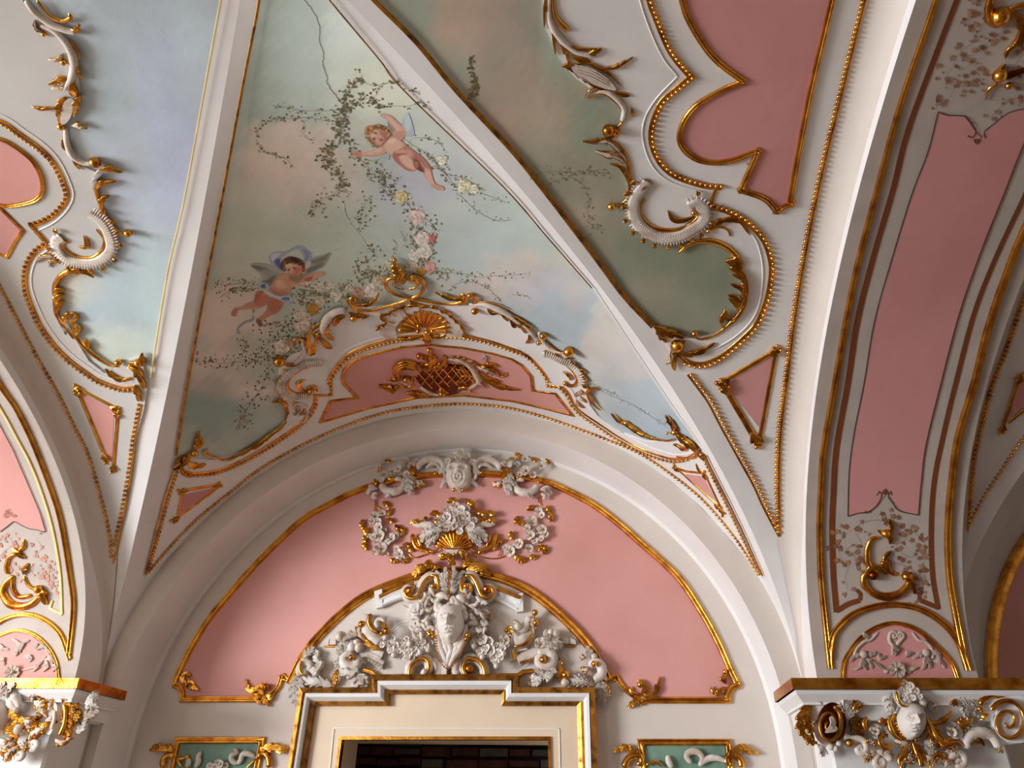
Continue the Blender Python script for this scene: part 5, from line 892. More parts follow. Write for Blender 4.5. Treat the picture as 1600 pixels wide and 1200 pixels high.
def g2(U,V,x,y,sx,sy): return np.exp(-((U-x)/sx)**2-((V-y)/sy)**2)
def face(U,V):
    wv=np.where(V>0,1.0,1.0-.36*np.clip(-V,0,1)**1.6); u=U/wv; d=1-np.abs(u)**2.2*.97-np.abs(V)**2.4*.97; base=np.sqrt(np.clip(d,0,1))
    n=.30*np.exp(-(U/np.where(V<.02,.10+.09*np.clip((.1-V)/.3,0,1),.085))**2)*np.clip((.36-V)/.42,0,1)**.8*(V>-.27)*np.clip((V+.31)/.08,0,1)
    def arc(x,y,w,h,t): return np.exp(-((V-(y+h*(1-((U-x)/w)**2)))/t)**2)*np.clip((w-abs(U-x))/(.25*w),0,1)
    f=base+n*1.2
    for x in (.36,-.36):
        f+=-.24*g2(U,V,x,.15,.25,.12)+.15*g2(U,V,x,.12,.14,.07)+.09*arc(x,.12,.2,.08,.022)+.05*arc(x,.11,.19,-.06,.018)+.08*arc(x,.22,.3,.11,.035)-.06*g2(U,V,x,.125,.035,.03)+.05*g2(U,V,x*1.35,-.15,.2,.2)
    f+=.10*arc(0,-.44,.26,.05,.035)+.11*g2(U,V,0,-.545,.18,.045)-.09*arc(0,-.485,.26,.0,.02)-.06*g2(U,V,0,-.65,.25,.04)+.10*g2(U,V,0,-.82,.22,.12)-.06*g2(U,V,0,-.35,.035,.05)
    return f,d>0
def grot(U,V):
    f,m=face(U,V*.98); d=1-np.abs(U)**2.6-np.abs(V)**3; r=np.sqrt(np.clip(d,0,1))
    rr=np.hypot(U,(V+.35)*1.1); f=r*.8+.3*g2(U,V,0,-.02,.16,.22)+.12*np.cos(rr*22)*np.exp(-(rr/.55)**4)-.5*g2(U,V,.4,.3,.2,.12)-.5*g2(U,V,-.4,.3,.2,.12)+.3*g2(U,V,.4,.28,.1,.06)+.3*g2(U,V,-.4,.28,.1,.06)+.2*g2(U,V,.36,.46,.3,.07)+.2*g2(U,V,-.36,.46,.3,.07)-.18*g2(U,V,.3,-.36,.07,.06)-.18*g2(U,V,-.3,-.36,.07,.06)-.15*g2(U,V,0,-.42,.3,.04)
    return f,d>0
relief(cm,SWL,(717,740),20,24,grot,46,54,.06,M_ST,'mask_face',.09)
bunch(cm,[(710,712,6),(720,708,7),(730,714,6),(700,720,5),(738,722,5),(716,716,5)],mc='w',o=.12)
for p in (a4('1440 520 1340 540 1290 640'),a4('1500 520 1540 600 1520 650 1480 660'),a5('230 490 330 470 420 540'),a5('180 500 130 560 60 580')): cm.leaf(p,5,2,0,'w',nm='beard_leaf')
cm.ball((709,766),3.4,'g'); cm.ball((724,766),3.4,'g'); cm.leaf(Q('717 752 718 762 718 770'),5,2,0,'w'); cm.leaf(Q('699 722 694 736 698 752'),5,2,0,'w'); cm.leaf(Q('738 726 744 740 740 752'),5,2,0,'w')
# ---- hanging flower garlands left and right of the urn
gl=Orn('flower_garland','white and gold stucco flower garland hanging left of the urn','ornament',SWL,(600,830),o=.02)
a6=lambda t:T(550,770,10,t); a8=lambda t:T(740,780,11.43,t)
gl.tube(a6('370 100 365 200 350 330'),1.5,1.2); gl.tube(a6('370 200 430 250 500 270'),1,1); gl.tube(a6('880 940 930 1000 1010 1010 1100 980 1180 960'),1,1.1)
bunch(gl,[(586,808,8),(592,816,7),(597,803,6),(581,815,6),(593,824,8),(600,830,5),(594,838,9),(590,848,6),(612,844,10),(618,838,6),(595,858,10),(586,862,6),(602,866,6),(624,866,8),(620,858,5),(584,840,6),(604,850,5),(577,838,4),(628,872,5)])
gleaves(gl,[(602,792,60),(604,798,330),(570,820,160),(573,826,230),(609,818,80),(618,828,30),(625,830,350),(575,843,180),(574,852,200),(616,872,260),(631,872,300),(636,856,90),(638,862,60),(577,832,170)],8)
gr=Orn('flower_garland','white and gold stucco flower garland hanging right of the urn','ornament',SWL,(830,830),o=.02)
gr.tube(a8('1170 -60 1165 40 1200 130'),1.4,1); gr.tube(a8('0 960 100 1020 300 1060 450 1050 570 1000'),1,1); gr.tube(a8('490 860 480 950 430 1030'),1,1)
bunch(gr,[(841,800,7),(847,806,6),(833,812,6),(829,818,10),(824,826,6),(838,830,7),(848,828,8),(852,836,6),(829,838,9),(836,846,6),(812,850,8),(808,848,5),(797,862,9),(790,856,5),(826,858,7),(846,842,5),(803,856,5)])
gleaves(gr,[(832,798,120),(853,798,20),(856,809,0),(811,815,150),(814,822,90),(803,837,180),(842,852,300),(848,858,330),(811,868,250),(814,872,300),(782,850,100),(778,856,150),(832,866,280)],8)
# ---- urn with swans
ur=Orn('stucco_urn','gilded ribbed urn flanked by two white swans and heaped with flowers, above the door pediment','ornament',SWL,(710,830),o=.04)
a7=lambda t:T(630,770,10,t)
ur.shell((709.5,861),33,12,168,13,asp=.92,w=3.1,in_=.12,o=.06)
ur.panel(a7('560 700 600 610 740 580 900 590 1000 640 1080 730 900 860 650 860'),.06,.05,M_GOLD,'bowl')
ur.tube(a7('620 875 780 885 940 870'),2,2,'g',nm='bowl_rim',o=.06); ur.beads(a7('640 865 780 875 930 862'),1.8,4,o=.075)
ur.panel(a7('660 880 780 890 920 880 870 950 840 1000 720 1000 690 950'),.07,.06,M_ST,'foot'); 
for m_ in (False,True):
    mm=(lambda p:[(2*709.5-x,y-1) for x,y in p]) if m_ else (lambda p:p)
    ur.tube(mm(a7('140 480 230 510 330 500 430 510 470 560 420 610 330 620')),2.5,7,'w',mid=6.5,nm='swan_neck',o=.05); ur.leaf(mm(a7('110 480 200 450 300 460')),5,3,0,'g',nm='swan_crest',o=.06); ur.leaf(mm(a7('640 590 520 600 420 640 320 700 290 780')),11,6,0,'w',nm='swan_wing',o=.06); ur.leaf(mm(a7('580 640 500 700 420 760 380 860')),9,5,0,'w',nm='swan_wing',o=.055)
    ur.tube(mm(a7('150 640 160 740 200 840 280 890 380 920 410 970')),4,3,'g',mid=4.2,nm='swan_tail'); ur.tube(mm(a7('230 660 250 760 290 850')),2.5,2,'g',mid=3.5); ur.tube(mm(a7('400 900 470 920 550 870 540 800')),1.5,1.5); ur.leaf(mm(a7('320 460 350 410 370 370')),4,1)
    ur.ball(mm(a7('430 780'))[0],4,'w')
bunch(ur,[(700,797,8),(708,802,9),(699,808,8),(690,812,7),(704,816,10),(716,806,9),(722,798,8),(728,806,8),(724,816,9),(733,818,7),(740,814,6),(694,820,8),(686,820,6),(712,792,7),(717,822,7),(708,824,8),(730,796,6),(698,828,6),(719,830,6),(738,822,6)],mc='w',o=.08)
gleaves(ur,[(707,786,120),(707,786,60),(730,788,60),(734,790,20),(680,806,110),(682,808,60),(746,804,80),(752,806,20),(688,816,150),(765,806,60),(745,812,300)],8,o=.07)
ur.leaf(a7('740 960 680 1000 600 960'),7,3,0,'g',o=.07); ur.leaf(a7('640 1060 600 1010 560 1020'),7,3,0,'g',o=.07); ur.leaf(a7('860 950 940 960 970 1040'),9,3,0,'d',o=.06); ur.leaf(a7('770 980 760 1080 820 1120'),7,3,0,'g',o=.08); ur.ball(a7('800 970')[0],3,'g',o=.1)
# ================================================================== DOORCASE
dc=Orn('doorcase','cream doorcase with stepped head and worn gold edges around the dark opening','door frame',SWL,(700,1100),o=.0)
def loft(pn,paths,hs,m,nm,sm=False):
    rows=[]
    for p,h in zip(paths,hs):
        q=np.array(p,float); X,N,k=hit(SWL,q); rows.append(X+N*h)
    mb=MB(); mb.grid(np.stack(rows,1),flip=False); return pn._b(mb,nm,m,sm)
# corner paths run left foot, up and over the stepped head, right foot (foot continues to the floor)
def dpath(xl,yt,xs1,yc,xs2,xr,slL=-.15,slR=.03,yb=1750):
    return [(xl+slL*(yb-yt),yb),(xl,yt),(xs1,yt),(xs1,yc),(xs2,yc),(xs2,yt),(xr,yt),(xr+slR*(yb-yt),yb)]
def inn(d,yo=0): # successive outlines, from the outer edge inward
    return d
E0=dpath(477,1078,588,1058,812,930); E1=dpath(483,1087,592,1067,806,923); E2=dpath(486,1087,597,1068,802,921); E3=dpath(491,1098,606,1080,792,912); E3b=dpath(493,1099,608,1082,790,908); E4=dpath(497,1105,612,1087,786,902); 
loft(dc,[E0,E0,E1,E2],[0,.15,.17,.13],M_GOLDD,'gold_edge'); loft(dc,[E2,E2,[((a[0]+b[0])/2,(a[1]+b[1])/2) for a,b in zip(E2,E3)],E3],[.13,.155,.15,.10],M_WH,'ogee'); loft(dc,[E3,E3b,E3b,E4,E4],[.10,.115,.115,.10,.06],M_GOLDD,'gold_fillet')
I0=[(527-.11*(1750-1154),1750),(534,1152),(600,1152),(612,1152),(786,1152),(800,1152),(861,1152),(862+.02*600,1750)]
loft(dc,[E4,I0],[.06,.06],M_CREAM,'flat_board')
I1=[(x+(4 if i<2 else -4 if i>5 else 0),y+(5 if 0<i<7 else 0)) for i,(x,y) in enumerate(I0)]; loft(dc,[I0,I0,I1,I1],[.06,.075,.075,.0],M_GOLD,'gold_lining')
dc.mold([(522-.1*500,1638),(522,1138),(874,1139),(874+.02*500,1640)],1.1,'s',[(-1,0),(-.6,1),(.6,1),(1,0)],nm='bead',o=.06)
# soft grime on the edges of the step
ov=Orn('overdoor_pediment','white stucco pediment with scrolls inside a gold arch moulding above the doorcase','ornament',SWL,(700,1000),o=.02)
TY=list(map(tuple,cat(DARC,6)))+Q('945 1076 812 1076 812 1058 588 1058 588 1078 470 1078')
mb=MB(); panel(mb,SWL,TY,.02,.02,14); mb.build('tympanum',M_PL,ov.r,False)
ov.mold(cat(DARC,4).tolist(),7,'g',nm='gold_arch')
A_=lambda t:T(450,930,8,t); B_=lambda t:T(610,870,8,t); C_=lambda t:T(620,960,8,t); D_=lambda t:T(780,930,8,t)
W3=[(-1,0),(-1,.5),(-.8,.95),(-.5,.8),(-.2,.85),(0,.55),(.5,.6),(.8,.95),(1,.5),(1,0)]
# broken raking cornices
ov.mold(A_('1150 90 1300 20 1440 -30')+B_('180 440'),10,'s',W3,nm='raking_cornice',o=.03); ov.mold(A_('1140 20 1280 -50 1400 -100')+B_('300 330'),3,'g',P_RAIL,nm='gold_edge',o=.08)
ov.mold(B_('1300 460 1400 500 1520 560')+D_('260 130'),10,'s',W3,nm='raking_cornice',o=.03); ov.mold(B_('1330 390 1450 440 1590 500')+D_('270 30'),3,'g',P_RAIL,nm='gold_edge',o=.08)
for c in ((A_('1150 90')[0]),(D_('255 140')[0])): ov.panel([(c[0]-6,c[1]-14),(c[0]+6,c[1]-18),(c[0]+7,c[1]+10),(c[0]-3,c[1]+12)],.075,.055,M_WH,'cornice_end')
# upper pair of S-volutes
def flip(p,cx=703): return [(2*cx-x,y) for x,y in p]
for pts in (B_('560 230 470 270 410 340 380 420 350 490 270 520 200 490 180 430 220 390 270 410 280 450'),B_('930 240 1010 240 1070 320 1110 420 1150 490 1230 510 1280 460 1270 400 1210 380 1180 420')):
    vb=ov.tube(pts,9,5,'w',mid=9,nm='s_volute',o=.08); ov.tube(pts,3,2.5,'g',mid=3.4,nm='gold_edge',o=.15,par=vb)
for pts in (B_('500 230 560 240 590 310 590 400 550 460 500 420 510 370 550 350'),B_('920 250 880 330 890 420 950 460 1000 420 990 360 950 340')):
    vb=ov.tube(pts,5,3,'w',mid=5,nm='volute',o=.12); ov.tube(pts,2.4,2,'g',nm='gold_edge',o=.16,par=vb)
ov.ball(B_('250 430')[0],7,'g',o=.12); ov.ball(B_('1210 410')[0],7,'g',o=.12); ov.ball(B_('540 370')[0],5,o=.15); ov.ball(B_('950 370')[0],5,'g',o=.15)
for t in ('720 480 660 340 620 240 560 180','730 480 700 340 690 220 690 120','760 480 790 340 800 220 790 110','780 480 830 330 870 230 940 180'): ov.leaf(B_(t),9,4,0,'w',nm='plume',o=.12)
ov.beads(B_('735 180 730 280 730 380 730 480'),3,6,o=.2); ov.beads(B_('765 180 750 280'),2,5,o=.19)
for t in ('540 160 450 120 350 160 270 240','500 150 420 160 340 200 300 260','560 170 490 90 470 40','950 170 1080 120 1200 160 1290 220','980 180 1100 160 1200 210 1260 250','900 140 980 70 1060 60','620 120 560 140 520 120'): ov.leaf(B_(t),8,3,0,'g',nm='gilt_leaf',o=.07)
# side walls behind the head
ov.panel(B_('250 610 560 480 560 760 240 780'),.05,.03,M_WH,'block'); ov.panel(B_('1150 600 1230 640 1260 780 1100 800'),.05,.03,M_WH,'block'); ov.mold(B_('1225 650 1255 780'),2,'g',P_RAIL,nm='gold_edge',o=.06); ov.mold(B_('260 650 240 780'),1.6,'g',P_RAIL,nm='gold_edge',o=.06)
ov.panel(A_('1230 230 1440 130 1530 180 1520 320 1250 270'),.03,.012,M_PL,'recess')
# round white disc behind garland at right, arcs at left
ov.ball(B_('1300 960')[0],24,'w',nm='disc',o=.0,sq=.25,lift=.1,n=24); ov.tube(A_('1290 440 1380 360 1500 320 1590 300'),1.4,1.4,'s',nm='arc_line'); ov.tube(A_('1310 470 1400 390 1550 360'),1.,1.,'s',nm='arc_line')
# cup scrolls left and right
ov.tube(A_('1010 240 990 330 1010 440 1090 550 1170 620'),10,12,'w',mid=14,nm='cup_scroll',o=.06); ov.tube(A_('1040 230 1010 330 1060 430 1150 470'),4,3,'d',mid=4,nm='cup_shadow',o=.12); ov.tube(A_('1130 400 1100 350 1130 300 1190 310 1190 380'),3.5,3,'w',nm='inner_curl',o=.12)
ov.leaf(A_('1180 690 1040 640 960 560 930 470'),5,3,0,'g',nm='gilt_leaf',o=.12); ov.leaf(A_('940 560 900 480 900 400 930 340'),8,3,0,'w','g',nm='leaf',o=.08); ov.ball(A_('930 370')[0],6,'g',o=.1); ov.ball(A_('1240 450')[0],6,'d',o=.15); ov.ball(A_('1180 480')[0],4,'g',o=.15); ov.leaf(A_('1160 320 1200 400 1180 470'),5,2,0,'d',o=.15)
ov.tube(D_('380 260 350 370 270 450 190 500'),5,9,'w',mid=9,nm='cup_scroll',o=.08); ov.tube(D_('170 560 280 560 370 500 420 430'),12,6,'w',mid=14,nm='cup_scroll',o=.05); ov.tube(D_('190 640 300 620 380 550 410 490'),2,3,'g',nm='gold_edge',o=.12)
ov.leaf(D_('440 500 430 420 420 340 440 220'),8,4,0,'w','g',nm='leaf',o=.08); ov.ball(D_('450 220')[0],5,'d',o=.09); ov.ball(D_('460 350')[0],5,'g',o=.1); bunch(ov,[(796,983,5),(791,986,4),(799,989,4)],'g','g',.14); ov.leaf(D_('250 330 200 340 180 310'),5,2,0,'w','g',o=.12); ov.ball(D_('240 400')[0],7,'w',o=.1)
# lower C-scrolls on the cornice
for pts in (C_('150 780 170 660 240 580 330 550 390 590 400 680 350 740 320 690'),C_('1110 780 1080 650 1000 570 900 550 850 600 830 690 870 770')):
    vb=ov.tube(pts,8,6,'w',mid=9,nm='c_scroll',o=.06); ov.tube(pts,3.2,3,'g',mid=3.4,nm='gold_edge',o=.13,par=vb)
ov.tube(C_('430 570 500 620 530 700 520 790'),6,8,'w',nm='c_scroll',o=.05); ov.tube(C_('830 570 760 620 730 700 770 780'),6,8,'w',nm='c_scroll',o=.06); ov.ball(C_('905 680')[0],8,'d',o=.08,sq=.7); ov.ball(C_('350 720')[0],5,'w',o=.12)
# side tablets, volute consoles
ov.mold(A_('1195 700 1195 860')+A_('1100 960'),1.2,'s',P_RAIL,nm='edge_line'); ov.mold(A_('900 740 1000 770 1100 820 1190 880'),7,'w',[(-1,0),(-.8,.6),(.8,.6),(1,0)],sm=True,nm='frieze_band',o=.04); ov.mold(A_('920 640 1040 690 1110 720 1190 760'),7,'w',W3,sm=True,nm='cornice_band',o=.04)
for i in range(6): ov.leaf(A_('%d %d %d %d %d %d'%(960+i*38,770+i*20,975+i*38,790+i*20,985+i*38,812+i*20)),3,1,0,'w',nm='frieze_leaf',o=.07)
ov.mold(A_('940 935 1040 960 1110 1020')+A_('1330 1020 1500 1010'),3.6,'g',P_RAIL,nm='gold_edge',o=.05)
ov.tube(A_('880 760 860 860 780 890 700 850 700 780 760 740 820 770'),8,5,'w',mid=8,nm='volute',o=.1); ov.ball(A_('800 780')[0],5,'g',o=.14); ov.leaf(A_('870 860 820 960 700 960 650 900'),10,4,0,'w',nm='leaf',o=.1); ov.leaf(A_('860 960 900 1060 850 1120 780 1130'),10,4,0,'w',nm='leaf',o=.08); ov.leaf(A_('900 980 960 1060 980 1150'),9,4,0,'w',nm='leaf',o=.08); ov.leaf(A_('640 920 600 1000 590 1080 560 1150'),6,5,0,'g',nm='gilt_leaf',o=.06)
ov.leaf(A_('640 780 640 840 660 900'),9,3,0,'w',nm='leaf',o=.08)
ov.leaf(A_('560 1140 440 1100 300 1080 180 1050 130 1000'),11,6,0,'w',nm='leaf',o=.05); ov.leaf(A_('130 980 110 1100 100 1250 120 1400'),12,5,0,'w',nm='hanging_leaf',o=.04); ov.leaf(A_('160 1030 170 1150 160 1300'),9,4,0,'w',nm='hanging_leaf',o=.06)
ov.tube(A_('160 1010 140 930 190 850 260 850 280 900 230 940'),6,4,'w',mid=6,nm='volute',o=.08); ov.leaf(A_('260 940 350 940 380 860 330 780'),10,3,0,'w',nm='leaf',o=.07); ov.leaf(A_('250 860 230 790 290 700 330 640'),9,4,0,'w',nm='leaf',o=.06); ov.leaf(A_('310 780 360 760 340 680'),7,3,0,'w',nm='leaf',o=.06); ov.tube(A_('180 820 150 870 150 950 200 1010'),2,2,'g',nm='gold_edge',o=.12)
# right console
ov.panel(D_('140 690 230 660 330 620 360 690 240 720 230 800 140 850'),.05,.03,M_WH,'tablet'); ov.mold(D_('180 690 200 760 190 810'),3.5,'g',P_RAIL,nm='gold_edge',o=.06); ov.mold(D_('240 830 340 770 460 730 560 730'),9,'w',[(-1,0),(-.8,.6),(.8,.6),(1,0)],sm=True,nm='frieze_band',o=.04)
for i in range(7): ov.leaf(D_('%d %d %d %d %d %d'%(260+i*33,820-i*9,268+i*33,835-i*9,278+i*33,855-i*9)),2.6,1,0,'g',nm='frieze_leaf',o=.08)
ov.tube(D_('480 720 600 700 670 760 660 850 580 900 500 860 490 790 560 760'),6,5,'w',mid=8,nm='volute',o=.09); ov.ball(D_('550 810')[0],6,'g',o=.12); ov.leaf(D_('660 860 660 960 570 1010 480 950 460 910'),10,4,0,'w',nm='leaf',o=.09); ov.leaf(D_('580 980 500 1040 420 1020 400 1010'),11,4,0,'w',nm='leaf',o=.08); ov.leaf(D_('560 1020 480 1080 400 1130'),10,5,0,'w',nm='leaf',o=.06); ov.leaf(D_('400 1140 370 1100 360 1070'),5,2,0,'w','g',o=.06)
ov.mold(D_('0 1005 230 1005')+D_('300 960 430 945'),3.6,'g',P_RAIL,nm='gold_edge',o=.05)
ov.leaf(D_('760 850 770 920 760 1000 800 1110'),7,5,0,'g',nm='gilt_leaf',o=.05); ov.leaf(D_('720 760 740 860 780 920'),10,4,0,'w','g',nm='leaf',o=.05); ov.leaf(D_('840 990 850 1000 830 960'),5,2); ov.ball(D_('830 1000')[0],7,'g',o=.07); ov.ball(D_('825 1100')[0],7,'w',o=.06)
ov.leaf(D_('1200 1120 1080 1090 960 1070 880 1090 850 1060'),11,6,0,'w',nm='leaf',o=.05); ov.tube(D_('1190 1070 1280 980 1270 880 1210 830 1150 850 1160 910'),6,4,'w',mid=8,nm='volute',o=.08); ov.ball(D_('1190 860')[0],5,'g',o=.12); ov.leaf(D_('1140 900 1090 930 1050 930 1040 890'),7,2,0,'w','g',o=.07); ov.leaf(D_('1110 870 1130 780 1110 680 1090 640'),8,3,0,'w',nm='leaf',o=.06); ov.leaf(D_('1090 790 1050 780 1010 760'),6,2,0,'w','g',o=.07); ov.ball(D_('1190 770')[0],5,'w',o=.08)
ov.leaf(D_('1240 1000 1250 1120 1260 1250 1320 1400'),11,5,0,'w',nm='hanging_leaf',o=.04); ov.leaf(D_('1270 1080 1330 1180 1370 1300'),9,5,0,'w','g',nm='hanging_leaf',o=.05); ov.leaf(D_('1250 900 1290 1000 1260 1100'),7,3,0,'w',nm='leaf',o=.06)
# little mutule blocks and fruit, flowers
for p in (A_('460 610 540 560 530 640'),A_('550 560 620 570 620 630 540 635'),D_('800 540 870 550 880 620 800 620'),D_('890 550 960 580 960 630 890 620')): ov.panel(p,.06,.04,M_PL,'mutule')
ov.mold(A_('450 640 630 640'),1.6,'g',P_RAIL,nm='gold_edge',o=.03); ov.mold(D_('800 630 940 640'),1.6,'g',P_RAIL,nm='gold_edge',o=.03)
ov.ball(A_('665 520')[0],8,'w',nm='fruit',o=.08); ov.ball(A_('900 660')[0],8,'w',nm='fruit',o=.08); ov.ball(A_('815 650')[0],8,'w',nm='fruit',o=.08); ov.ball(A_('870 600')[0],6,'w',nm='fruit',o=.09)
ov.leaf(A_('740 660 720 580 780 510 860 500'),10,4,0,'w',nm='leaf',o=.08); ov.leaf(A_('700 740 660 680 650 600'),8,3,0,'w',nm='leaf',o=.08); ov.leaf(A_('740 720 800 640 850 560'),9,4,0,'w',nm='leaf',o=.08); ov.leaf(A_('650 760 640 690 700 650'),7,3,0,'w',nm='leaf',o=.08)
bunch(ov,[(843,1007,9)],o=.09); ov.leaf(D_('680 640 600 520 620 470 680 440'),9,4,0,'w',nm='leaf',o=.08); ov.leaf(D_('680 640 700 520 740 470'),9,4,0,'w',nm='leaf',o=.08); ov.leaf(D_('660 560 740 620 790 650'),9,3,0,'w',nm='leaf',o=.09); ov.leaf(D_('650 560 660 650 690 720'),9,3,0,'w',nm='leaf',o=.09); ov.ball(D_('650 470')[0],6,'w',o=.08); ov.ball(D_('710 480')[0],6,'w',o=.08)
# garlands of flowers on either side of the head
fg=Orn('flower_swag','swag of white stucco blossoms left of the carved head over the door','ornament',SWL,(640,1010),o=.1)
L1=[(600,1000,6),(607,1006,7),(613,998,6),(598,1008,5),(618,1008,7),(612,1016,7),(622,1018,6),(629,1001,6),(627,1010,7),(636,1000,6),(634,1012,7),(640,1020,7),(630,1023,7),(622,1026,5),(647,1004,6),(645,1014,7),(652,998,6),(655,1008,7),(651,1020,6),(662,1004,6),(661,1015,6),(668,1000,5),(668,1010,5),(638,1028,6),(674,1004,4),(645,1028,5),(660,994,5)]
bunch(fg,L1,mc='w'); 
for x,y in ((603,996),(616,1024),(641,1006),(657,1020),(670,1016)): fg.ball((x,y),4.5,'w',nm='bud',o=.13)
fg2=Orn('flower_swag','swag of white stucco roses right of the carved head over the door','ornament',SWL,(770,1010),o=.1)
bunch(fg2,[(745,999,7),(751,990,6),(756,1002,9),(739,1005,5),(744,1012,6),(750,1017,6),(765,1003,8),(760,1013,7),(768,1018,9),(777,1010,7),(788,1001,9),(786,1012,6),(794,998,5),(772,1028,7),(776,1035,6),(780,1020,7),(752,1024,5),(757,1020,5),(792,1009,5),(783,1027,5),(763,1024,6),(740,996,4)],mc='w')
for x,y in ((754,1027),(741,1010),(776,1041),(787,1022)): fg2.ball((x,y),4.5,'w',nm='bud',o=.13)
fg2.leaf(C_('900 160 960 230 1000 300'),7,3,0,'w',o=.1); fg2.leaf(C_('1040 150 1020 220 1010 290'),7,3,0,'w',o=.1)
# carved woman's head with veil and curls
hd=Orn('stucco_bust','white carved woman\'s head with curled hair and knotted veil at the centre of the pediment','sculpture',SWL,(703,980),o=.16)
hd.panel(C_('490 60 520 250 540 420 590 560 630 650 700 560 790 430 850 260 880 80 700 -20'),.15,.12,M_FACE,'veil_back',sm=True)
relief(hd,SWL,(705,975),21,31,face,100,136,.17,M_FACE,'face',.17)
for t in ('500 120 510 300 560 450 620 600 640 660','530 220 600 340 680 430 640 560 630 640','870 120 840 300 780 430 700 560 650 660','820 260 760 360 680 420','560 300 620 420 640 520','800 330 740 440 670 540'): hd.tube(C_(t),3,3,'w',mid=6.5,nm='veil_fold',o=.17)
hd.panel(C_('590 640 660 640 650 780 590 780'),.12,.1,M_FACE,'veil_end'); hd.beads(C_('480 270 490 420 520 560 600 660 660 670 740 600 800 500 860 330'),1.8,4,o=.2); hd.ball(C_('420 250')[0],5,'g',o=.18); hd.ball(C_('460 280')[0],4,'g',o=.18); hd.ball(C_('400 230')[0],4,'g',o=.18); hd.ball(C_('890 260')[0],4.5,'g',o=.18); hd.ball(C_('870 310')[0],4,'g',o=.18)
hd.panel(B_('600 470 480 480 380 540 310 640 260 780 290 950 380 980 500 900 570 800 590 680 620 560'),.12,.11,M_FACE,'hair_mass',sm=True)
hd.panel(B_('860 470 960 500 1080 540 1150 640 1190 780 1130 900 1010 920 960 800 930 640'),.12,.11,M_FACE,'hair_mass',sm=True)
rs=np.random.RandomState(4)
for k in range(84):
    t=rs.rand(); sd=-1 if k%2 else 1; cx=703+sd*(26+26*rs.rand()+6*math.sin(t*3)); cyy=930+62*t; cx+=-sd*8*abs(t-.5)
    r=rs.uniform(2.6,4.2); a=rs.rand()*6.28; sg=1 if rs.rand()<.5 else -1
    q0=(cx-r*2*math.cos(a),cyy-r*2*math.sin(a)); hd.scroll([q0,(cx-r*math.cos(a),cyy-r*math.sin(a)),(cx,cyy)],1.5,1.1,r,1.1,sg,'w',nm='hair_curl',o=.12+.03*rs.rand(),eye=False)
curls=[]
for (x,y) in [(660,935),(668,942),(655,948),(662,956),(650,958),(648,968),(656,972),(664,966),(646,980),(654,986),(661,980),(668,974),(672,950),(678,936),(668,930),(650,992),(672,984),(658,994),(750,935),(742,942),(756,944),(746,954),(738,962),(752,962),(744,972),(756,972),(736,950),(730,940),(748,982),(738,976),(758,984),(732,930),(674,925),(726,924)]:
    r=rs.uniform(5,7.5); sg=1 if rs.rand()<.5 else -1; a=rs.rand()*6.28; d=np.array([math.cos(a),math.sin(a)]); p=[(x-d[0]*r,y-d[1]*r),(x,y-sg*r*.6),(x+d[0]*r*.8,y+d[1]*r*.8),(x+d[0]*r*.2,y+d[1]*r*.2+sg*2)]
    hd.tube(p,2.2,1.6,'w',mid=3.6,nm='hair_curl',o=.17+.02*rs.rand())
for t in ('740 560 700 660 640 670 580 640 600 540 680 500','700 600 650 640 600 600 620 560','770 490 820 560 860 650 920 660 900 600','780 560 830 640 880 670 940 640','760 500 790 600 780 640','560 490 640 480 700 500 720 540','820 490 900 520 930 570','600 660 590 720 570 770','900 660 930 720 940 790'): hd.tube(B_(t),3,2.5,'w',mid=6,nm='hair_lock',o=.2)
hd.ball(B_('740 650')[0],7,'w',nm='hair_knot',o=.24)
# ---- green wall panels beneath, with gold frames and ribbons
def green(label,x0,x1,y0,sgn):
    g=Orn('green_wall_panel',label,'wall panel',SWL,((x0+x1)/2,1180),o=.006)
    yb=1420; xo0,xo1=x0-(.2*(yb-y0) if sgn<0 else -.09*(yb-y0)),x1-(.2*(yb-y0) if sgn<0 else -.09*(yb-y0))
    g.panel([(x0,y0),(x1,y0),(xo1,yb),(xo0,yb)],.006,.004,M_GREEN,'green_field'); g.mold([(xo0,yb),(x0,y0),(x1,y0),(xo1,yb)],5,'g',nm='gold_frame'); return g
g1=green('green wall panel with gold frame and ribbon ornament at the lower left of the wall',278,410,1157,-1)
e8=lambda t:T(220,1140,6.667,t)
for st in (('l',e8('300 220 230 200 160 190 90 220'),7,4),('l',e8('340 230 290 180 260 150'),6,3),('t',e8('240 400 230 330 270 270 330 270 330 310'),5,4),('l',e8('250 240 200 180 140 160'),6,3),('l',e8('1240 280 1290 200 1380 190 1540 190'),8,4),('l',e8('1300 220 1380 170 1420 150'),6,3),('l',e8('1400 230 1480 220 1530 200'),5,2),('t',e8('1340 400 1330 300 1290 250 1240 260 1240 310'),5,4),('t',e8('370 300 440 300 490 280 490 310'),2.5,2.5),('t',e8('370 310 430 390'),2.5,2),('t',e8('1210 300 1100 400'),2.5,2)):
    (g1.leaf if st[0]=='l' else g1.tube)(st[1],*st[2:],**({'o':.03}))
for t in ('560 400 600 340 600 280 630 230','480 400 500 340 480 300','1000 360 950 320 950 270 1000 240 970 200','1000 360 1040 320 1060 260 1120 250 1200 290'): g1.tube(e8(t),3.5,3,'w',mid=4.5,nm='ribbon',o=.03)
bunch(g1,[(328,1197,5),(336,1198,6),(346,1194,6),(340,1192,5),(352,1197,5)],o=.03)
g2_=green('green wall panel with gold frame and ribbon ornament at the lower right of the wall',1001,1137,1160,1)
